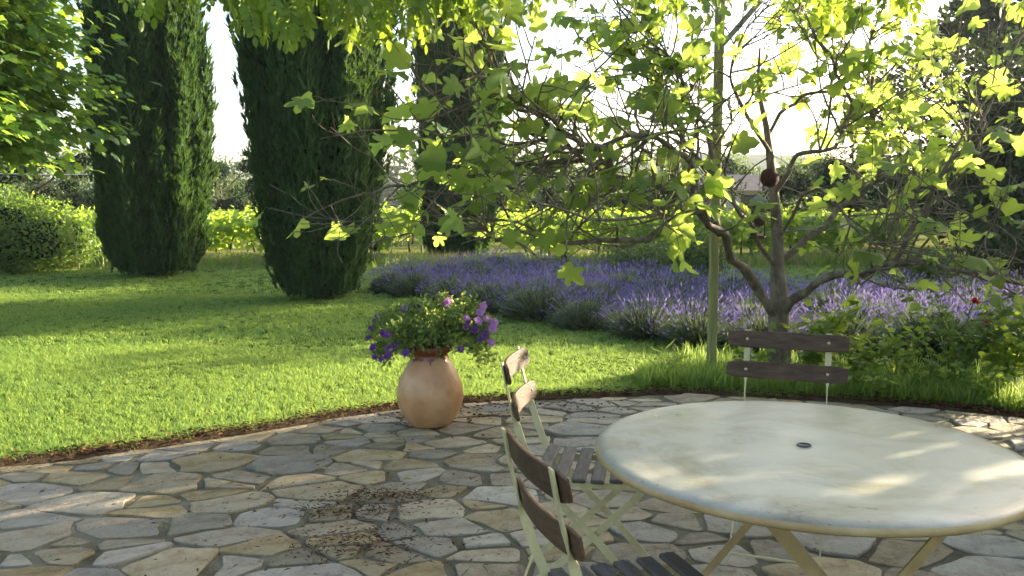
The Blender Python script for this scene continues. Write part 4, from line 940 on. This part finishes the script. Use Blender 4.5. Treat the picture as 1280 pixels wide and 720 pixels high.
for i, (p, d, nrm, s, up) in enumerate(leaves):
    rt = frames(d[None], nrm[None])[0]
    if i < 300:
        o = bpy.data.objects.new('leaf', pm[i % 3]); link(o, WI); o.matrix_local = Matrix.Translation(Vector(p - WO)) @ Matrix(rt.tolist()).to_4x4() @ Matrix.Diagonal((s, s, s, 1))
    else: VF.append(scatter(*PIN[i % 3], (p - WO)[None], rt[None], s))
o = mobj('leaf_mass', *merge(*VF), M_wis, WI); o['kind'] = 'stuff'

# ================================================================== FLOWER POT AND PETUNIAS
PB = atZ(538, 529, .03); pot = empty('flower_pot', (PB[0], PB[1], .028)); tag(pot, 'large pear-shaped terracotta pot with a glazed red-brown neck on the paving', 'flower pot')
prof = [(.118, 0), (.132, .006), (.168, .05), (.199, .11), (.216, .17), (.214, .22), (.198, .28), (.172, .335), (.145, .38), (.126, .415), (.118, .44), (.119, .455)]
sprof = smoothpath([(a, 0, b_) for a, b_ in prof], 40)
V, F = lathe([(a * .97, c) for a, _, c in sprof], 48, (True, False)); mobj('body', V, F, M_pot, pot, True)
V, F = lathe([(.117, .452), (.130, .462), (.146, .478), (.151, .492), (.147, .504), (.134, .506), (.122, .495), (.112, .47), (.105, .44)], 48, (False, False)); mobj('rim', V, F, M_pot, pot, True)
V, F = lathe([(.112, .468), (.06, .476), (.001, .48)], 24, (False, True)); mobj('potting_soil', V, F, M_soil, pot, True)
pet = empty('petunia_plant', (PB[0], PB[1], .028 + .475)); tag(pet, 'bushy petunia with purple and mauve flowers spilling over the terracotta pot', 'petunia')
r = np.random.default_rng(800); mb = MB(); LP = []; LD = []
tips = []
for k in range(62):
    a = r.uniform(0, 6.283); ex = .40 * math.sqrt(r.random()) * (1 + .1 * math.cos(a)); top = .16 * r.uniform(.3, 1.2) * (1.15 - ex * 1.2); end = top - (ex / .40) ** 2 * r.uniform(.02, .22)
    if math.sin(a) < -.6: ex *= .7
    # kept clear of the right front of the neck, where the glaze shows
    if -1.25 < ((a + math.pi) % (2 * math.pi) - math.pi) < -.45: end = max(end, .02); ex *= .8
    d = np.array([math.cos(a), math.sin(a) * .75, 0]); P = smoothpath([d * .05, d * ex * .5 + (0, 0, top + .04), d * ex * .85 + (0, 0, (top + end) / 2 + .03), d * ex + (0, 0, end)], 9)
    mb.tube(P, np.linspace(.003, .0012, 9), 4, False); tips.append((P[-1], d))
    t = r.uniform(1.2, 8, 34); q = np.stack([np.interp(t, np.arange(9), P[:, j]) for j in range(3)], 1); LP.append(q + r.normal(0, .017, q.shape)); LD.append(d * .4 + r.normal(0, .6, (34, 3)) + (0, 0, .25))
FLOWERS = [(463, 410, -.1, 'p'), (470, 402, 0, 'p'), (478, 416, -.12, 'p'), (460, 422, -.05, 'p'), (466, 434, -.1, 'p'), (468, 446, -.12, 'p'), (476, 449, -.15, 'p'), (484, 445, -.15, 'p'), (487, 436, -.15, 'p'), (484, 418, -.18, 'p'), (472, 395, .05, 'p'), (480, 394, .1, 'm'),
                      (505, 386, .1, 'm'), (521, 385, .1, 'p'), (527, 388, .05, 'm'), (560, 377, .1, 'm'), (556, 380, .12, 'm'), (604, 383, .05, 'm'), (608, 398, 0, 'm'), (616, 411, 0, 'm'), (612, 408, .05, 'm'), (598, 401, -.05, 'm'), (606, 418, -.05, 'p'), (600, 424, -.08, 'p'), (583, 397, -.1, 'm'), (582, 408, -.14, 'p'), (585, 403, -.12, 'p'), (576, 436, -.2, 'p'), (507, 441, -.2, 'p'), (614, 428, 0, 'm'), (593, 412, -.06, 'p'), (495, 430, -.2, 'p'), (600, 390, .03, 'm'), (618, 403, .05, 'm')]
for px, py, dy, c in FLOWERS:
    p = atY(px, py, PB[1] + dy) - np.array(pet.location); top = max(p[2] + .05, .10); d0 = p * (1, 1, 0) / (np.linalg.norm(p[:2]) + 1e-6)
    for w in range(2):
        e = p * .97 + r.normal(0, .022, 3) * w - np.array([0, -.012, .012]); P = smoothpath([d0 * .05, e * (.45, .45, 0) + (0, 0, top * .9), e * (.8, .8, 0) + (0, 0, top * .4 + e[2] * .6 + .015), e], 9); mb.tube(P, np.linspace(.003, .0012, 9), 4, False)
        t = 2 + 6 * r.random(42) ** .6; q = np.stack([np.interp(t, np.arange(9), P[:, j]) for j in range(3)], 1); LP.append(q + r.normal(0, .018, q.shape)); LD.append(d0 * .4 + r.normal(0, .6, (42, 3)) + (0, 0, .2))
o = mb.build('stems', M_petleaf, pet); o['kind'] = 'stuff'
LP = np.concatenate(LP); LD = np.concatenate(LD); o = mobj('foliage', *scatter(*L_OVAL, LP, frames(LD, np.array([0, -.2, .8]) + r.normal(0, .5, LP.shape)), .034 * r.uniform(.6, 1.3, len(LP))), M_petleaf, pet); o['kind'] = 'stuff'
def trumpet(R_):
    k = 20; V = [(0, 0, -R_ * .9)]
    for rr, z in ((.12, -.8), (.2, -.25), (.55, .0)): V += [(rr * R_ * math.cos(6.2832 * j / k), rr * R_ * math.sin(6.2832 * j / k), z * R_) for j in range(k)]
    for j in range(k):
        t = 6.2832 * j / k; rr = R_ * (1 + .10 * math.cos(5 * t)); V.append((rr * math.cos(t), rr * math.sin(t), R_ * (.02 + .06 * math.cos(10 * t))))
    F = [(0, 1 + (j + 1) % k, 1 + j) for j in range(k)]
    for q in range(3): F += [(1 + q * k + j, 1 + q * k + (j + 1) % k, 1 + (q + 1) * k + (j + 1) % k, 1 + (q + 1) * k + j) for j in range(k)]
    return np.array(V), F
fm = {c: meshdata('flower', *trumpet(.029), mt, True) for c, mt in (('p', M_pur), ('m', M_mau))}
for px, py, dy, c in FLOWERS:
    p = atY(px, py, PB[1] + dy - .05) - np.array(pet.location); o = link(bpy.data.objects.new('flower', fm[c]), pet); o.location = p
    d = Vector((p[0] * 1.2 + r.normal(0, .25), -.8 + r.normal(0, .3), .45 + r.normal(0, .25))); o.rotation_euler = d.to_track_quat('Z', 'Y').to_euler(); o.scale = (float(r.uniform(.62, 1.0)),) * 3

# ================================================================== CHAIRS
def curved_slat(hw, h, t, bow, bend=0.0, n=12):
    "back slat: runs along y, h high, bowed backwards (-x) in the middle, rounded corners"
    V = []; F = []
    for i in range(n + 1):
        s = -1 + 2 * i / n; y = s * hw; x = -bow * (1 - s * s) ; e = max(0, abs(s) - .88) / .12; hh = h / 2 * (1 - .28 * e * e)
        V += [(x - t / 2, y, -hh), (x + t / 2, y, -hh), (x + t / 2, y, -hh * .0 + hh), (x - t / 2, y, hh)]
    for i in range(n):
        for k in range(4): a = i * 4 + k; b_ = i * 4 + (k + 1) % 4; F.append((a, b_, b_ + 4, a + 4))
    F += [(3, 2, 1, 0), (n * 4, n * 4 + 1, n * 4 + 2, n * 4 + 3)]; return np.array(V), F
def flat_strip(P, Wd, Td):
    "flat bar along P (n,3); Wd width vectors, Td thickness vectors (n,3)"
    V = []; F = []; n = len(P)
    for p, w, t in zip(P, Wd, Td): V += [p - w - t, p + w - t, p + w + t, p - w + t]
    for i in range(n - 1):
        for k in range(4): a = i * 4 + k; b_ = i * 4 + (k + 1) % 4; F.append((a, b_, b_ + 4, a + 4))
    F += [(3, 2, 1, 0), tuple((n - 1) * 4 + k for k in range(4))]; return np.array(V), F
def make_chair(loc, rz, label, hw=.205, back_h=.84, seat=.435, rec=.0, bow=.02):
    t = empty('folding_chair', (loc[0], loc[1], .03), rz); tag(t, label, 'chair', 'folding garden chairs round the table')
    py = .165
    zt = back_h; xt = -.30 - rec
    path = smoothpath([(xt, 0, zt), (xt + .03, 0, zt - .14), (-.205, 0, seat + .06), (-.14, 0, seat - .04), (.02, 0, .24), (.235, 0, .0)], 26)
    for sg in (-1, 1):
        P = path + (0, sg * py, 0); T = np.gradient(P, axis=0); T /= np.linalg.norm(T, axis=1, keepdims=True); Yv = np.array([0, 1., 0]); A = np.cross(T, Yv)
        Wd = []; Td = []
        for p, a in zip(P, A):      # the bar is twisted: flat behind the back slats, on edge below
            k = np.clip((p[2] - (zt - .22)) / .06, 0, 1) * math.pi / 2; w = a * math.cos(k) + Yv * math.sin(k); th = -a * math.sin(k) + Yv * math.cos(k); Wd.append(w * .0125); Td.append(th * .0025)
        V, F = flat_strip(P, Wd, Td); mobj('upright', V, F, M_cream, t)
        q = smoothpath([(.19, sg * (py - .014), seat - .02), (.02, sg * (py - .014), .24), (-.25, sg * (py - .014), 0)], 10); T = np.gradient(q, axis=0); T /= np.linalg.norm(T, axis=1, keepdims=True); A = np.cross(T, Yv)
        V, F = flat_strip(q, A * .0125, np.tile(Yv * .0025, (10, 1))); mobj('leg', V, F, M_cream, t)
        MB().bar((-.20, sg * (py - .008), seat - .012), (.20, sg * (py - .008), seat - .012), .022, .005, up=(0, 0, 1)).build('seat_rail', M_cream, t)
        V, F = lathe([(.001, -.008), (.008, -.006), (.008, .006), (.001, .008)], 10, (False, False)); V = V[:, [0, 2, 1]]; o = mobj('rivet', V, [f[::-1] for f in F], M_cream, t, True); o.location = (.02, sg * (py - .007), .24)
    for k, z in ((0, zt - .038), (1, zt - .165)):
        V, F = curved_slat(hw, .072, .011, bow); o = mobj('back_slat', V, F, M_slat, t); x = np.interp(z, path[::-1, 2], path[::-1, 0]); o.location = (x + .010 + bow * .4, 0, z); o.rotation_euler = (0, -.20, 0)
        md = o.modifiers.new('bevel', 'BEVEL'); md.width = .003; md.segments = 2
        for sg in (-1, 1):
            bv, bf_ = lathe([(.001, .004), (.006, .0025), (.0065, 0)], 8, (False, False)); bo = mobj('bolt', bv[:, [2, 1, 0]], bf_, M_cream, o, True); bo.location = (.0055 - bow * (1 - (py / hw) ** 2), sg * py, 0)
    for k in range(6):
        x = -.160 + k * .064; MB().box((0, 0, 0), (.047, .39 - .012 * abs(k - 2.5), .015), bev=.004).build('seat_slat', M_seat, t).location = (x, 0, seat + .0085 + .010 * ((k - 2.5) / 2.5) ** 2)
    for x, z, y_ in ((-.235, .015, py - .02), (.215, .02, py - .004)): MB().tube([(x, -y_, z + .02), (x, y_, z + .02)], .005, 6).build('stretcher', M_cream, t)
    return t
make_chair((.29, 2.985), R(-10), 'brown slatted folding chair between the flower pot and table, seat in view', bow=.034)
make_chair((.315, 1.96), R(18), 'folding chair with dark brown back slats at the table, farthest from the flower pot')
make_chair((1.07, 3.30), R(-111), 'folding chair with long straight dark back slats in front of the fig trunk', hw=.245, bow=.008)

# ================================================================== TABLE
TC = np.array([.843, 2.39]); tb = empty('garden_table', (TC[0], TC[1], .028)); tag(tb, 'big round cream garden table on crossed folding legs', 'table')
zt = .72 - .028; RT_ = .60
prof = [(.014, zt - .012), (.014, zt - .001), (.018, zt), (.10, zt - .0005), (.3, zt - .001), (.5, zt - .002), (.565, zt - .004), (.585, zt - .007), (.596, zt - .013), (.600, zt - .021), (.599, zt - .030), (.594, zt - .034), (.588, zt - .030), (.586, zt - .014), (.3, zt - .012), (.014, zt - .012)]
V, F = lathe(prof[:13] , 96, (False, False)); k_ = 96
mi = [1 if (V[f[0], 2] + V[f[2], 2]) / 2 < zt - .012 and math.hypot(*V[f[0], :2]) > .3 else 0 for f in F]
mobj('tabletop', V, F, [M_top, M_gold], tb, True, mi=mi)
V, F = lathe(prof[12:], 96, (False, False)); mobj('underside', V, F, M_gold, tb, True)
V, F = lathe([(.021, zt + .0025), (.0205, zt + .0035), (.016, zt + .003), (.0145, zt - .02)], 24, (False, False)); mobj('parasol_hole_ring', V, F, M_iron, tb, True)
def leg(a, b_, nm='leg', w=.026):
    a = np.array(a) ; b_ = np.array(b_); m = MB(); m.bar(a, b_, w, .004, up=(1, 0, 0)); 
    o = m.build(nm, M_gold, tb); MB().bar(a + (0, .011, 0), b_ + (0, .011, 0), .004, .022, up=(1, 0, .5)).build('rib', M_gold, o); return o
yn, yf = -.40, .40
leg((-.255, yn, zt - .03), (.30, yn, 0)); leg((-.235, yf, zt - .03), (.32, yf, 0))
leg((.235, yn - .03, zt - .03), (-.30, yn - .03, 0)); leg((.235, yf - .03, zt - .03), (-.30, yf - .03, 0))
for x, y0, y1, z in ((-.25, yn - .1, yf + .1, zt - .03), (.235, yn - .12, yf + .08, zt - .03), (.30, yn, yf, .02), (-.30, yn - .03, yf - .03, .02)):
    MB().bar((x, y0, z), (x, y1, z), .026, .010, up=(1, 0, 0)).build('cross_bar', M_gold, tb)

# ================================================================== LITTER, WIRE
def litter(name, ctrs, n, label, mat, ln, wd, seed):
    r = np.random.default_rng(seed); k = r.integers(0, len(ctrs), n); C = np.array([c[:2] for c in ctrs])[k]; Sg = np.array([c[2:] for c in ctrs])[k]
    p = np.column_stack([C + r.normal(0, 1, (n, 2)) * Sg, .036 + .010 * r.random(n) ** 2]); a = r.uniform(0, 6.283, n); d = np.column_stack([np.cos(a), np.sin(a), r.normal(0, .12, n)])
    V, F = scatter(np.array(L_DIA[0]) * (wd, 1, 1.2), L_DIA[1], p, frames(d, np.array([0, 0, 1.]) + r.normal(0, .35, (n, 3))), ln * r.uniform(.5, 1.4, n)); return tag(mobj(name, V, F, mat), label, 'leaf litter', kind='stuff')
c1, c2, c3 = atZ(440, 690), atZ(485, 628), atZ(425, 648)
litter('plant_litter', [(c1[0], c1[1], .14, .09), (c1[0] + .05, c1[1] + .02, .24, .13), (c2[0], c2[1], .11, .05), (c2[0] - .1, c2[1] - .05, .22, .10), (c3[0] + .05, c3[1], .13, .06)], 1250, 'dark brown fallen plant litter in patches on the flagstones', M_litter, .026, .35, 900)
litter('straw_bits', [(c1[0], c1[1], .5, .3), (-.2, 4.2, 1.2, .5), (-1.5, 4.3, .7, .3)], 60, 'pale dry straw stalks scattered over the paving', M_straw, .09, .07, 901)
litter('patio_bits', [(-1.2, 4.0, 1.3, .6), (.6, 4.6, 1.2, .6), (2.2, 4.4, .8, .6)], 260, 'small dry leaf bits scattered thinly across the flagstones', M_litter, .028, .5, 905)
E_ = EDGE[(EDGE[:, 0] > -4) & (EDGE[:, 0] < 4.2)]
litter('edge_litter', [(x, y - .02, .07, .05) for x, y, z in E_], 2600, 'dry brown leaves and soil crumbs along the edge of the lawn', M_litter, .035, .6, 902)
litter('pot_litter', [(PB[0] - .1, PB[1] + .18, .35, .12), (PB[0] + .5, PB[1] + .45, .5, .12)], 500, 'dry fallen petals and leaves around the flower pot', M_litter, .03, .7, 903)
a, b_ = atY(-60, 215, 26), atY(135, 218, 27); wl = np.array([a, (a + b_) / 2 - (0, 0, .03), b_]); wo = empty('overhead_wire', (0, 0, 0))
wo.location = tuple(wl[0] * (1, 1, 0)); tag(wo, 'thin pale wire strung level in front of the far olive trees', 'wire'); MB().tube(smoothpath(wl, 8) - np.array(wo.location), .012, 4).build('cable', M_wire, wo)
for p in (wl[0], wl[2]): MB().tube([(p[0], p[1], -.05) - np.array(wo.location), p + (0, 0, .1) - np.array(wo.location)], .05, 6).build('pole', M_darkbark, wo)

# ================================================================== HAZE
HAZE = 0.00045
if HAZE > 0:
    hz = MB().box((0, 350, 22), (2100, 820, 48)).build('haze', M_iron); hz.data.materials.clear(); m = bpy.data.materials.new('haze_air'); m.use_nodes = True; n = m.node_tree.nodes; n.remove(n['Principled BSDF'])
    pv = n.new('ShaderNodeVolumePrincipled'); pv.inputs['Density'].default_value = HAZE; pv.inputs['Color'].default_value = (.80, .87, .95, 1); pv.inputs['Anisotropy'].default_value = .3
    m.node_tree.links.new(pv.outputs[0], n['Material Output'].inputs['Volume']); hz.data.materials.append(m); tag(hz, kind='stuff')
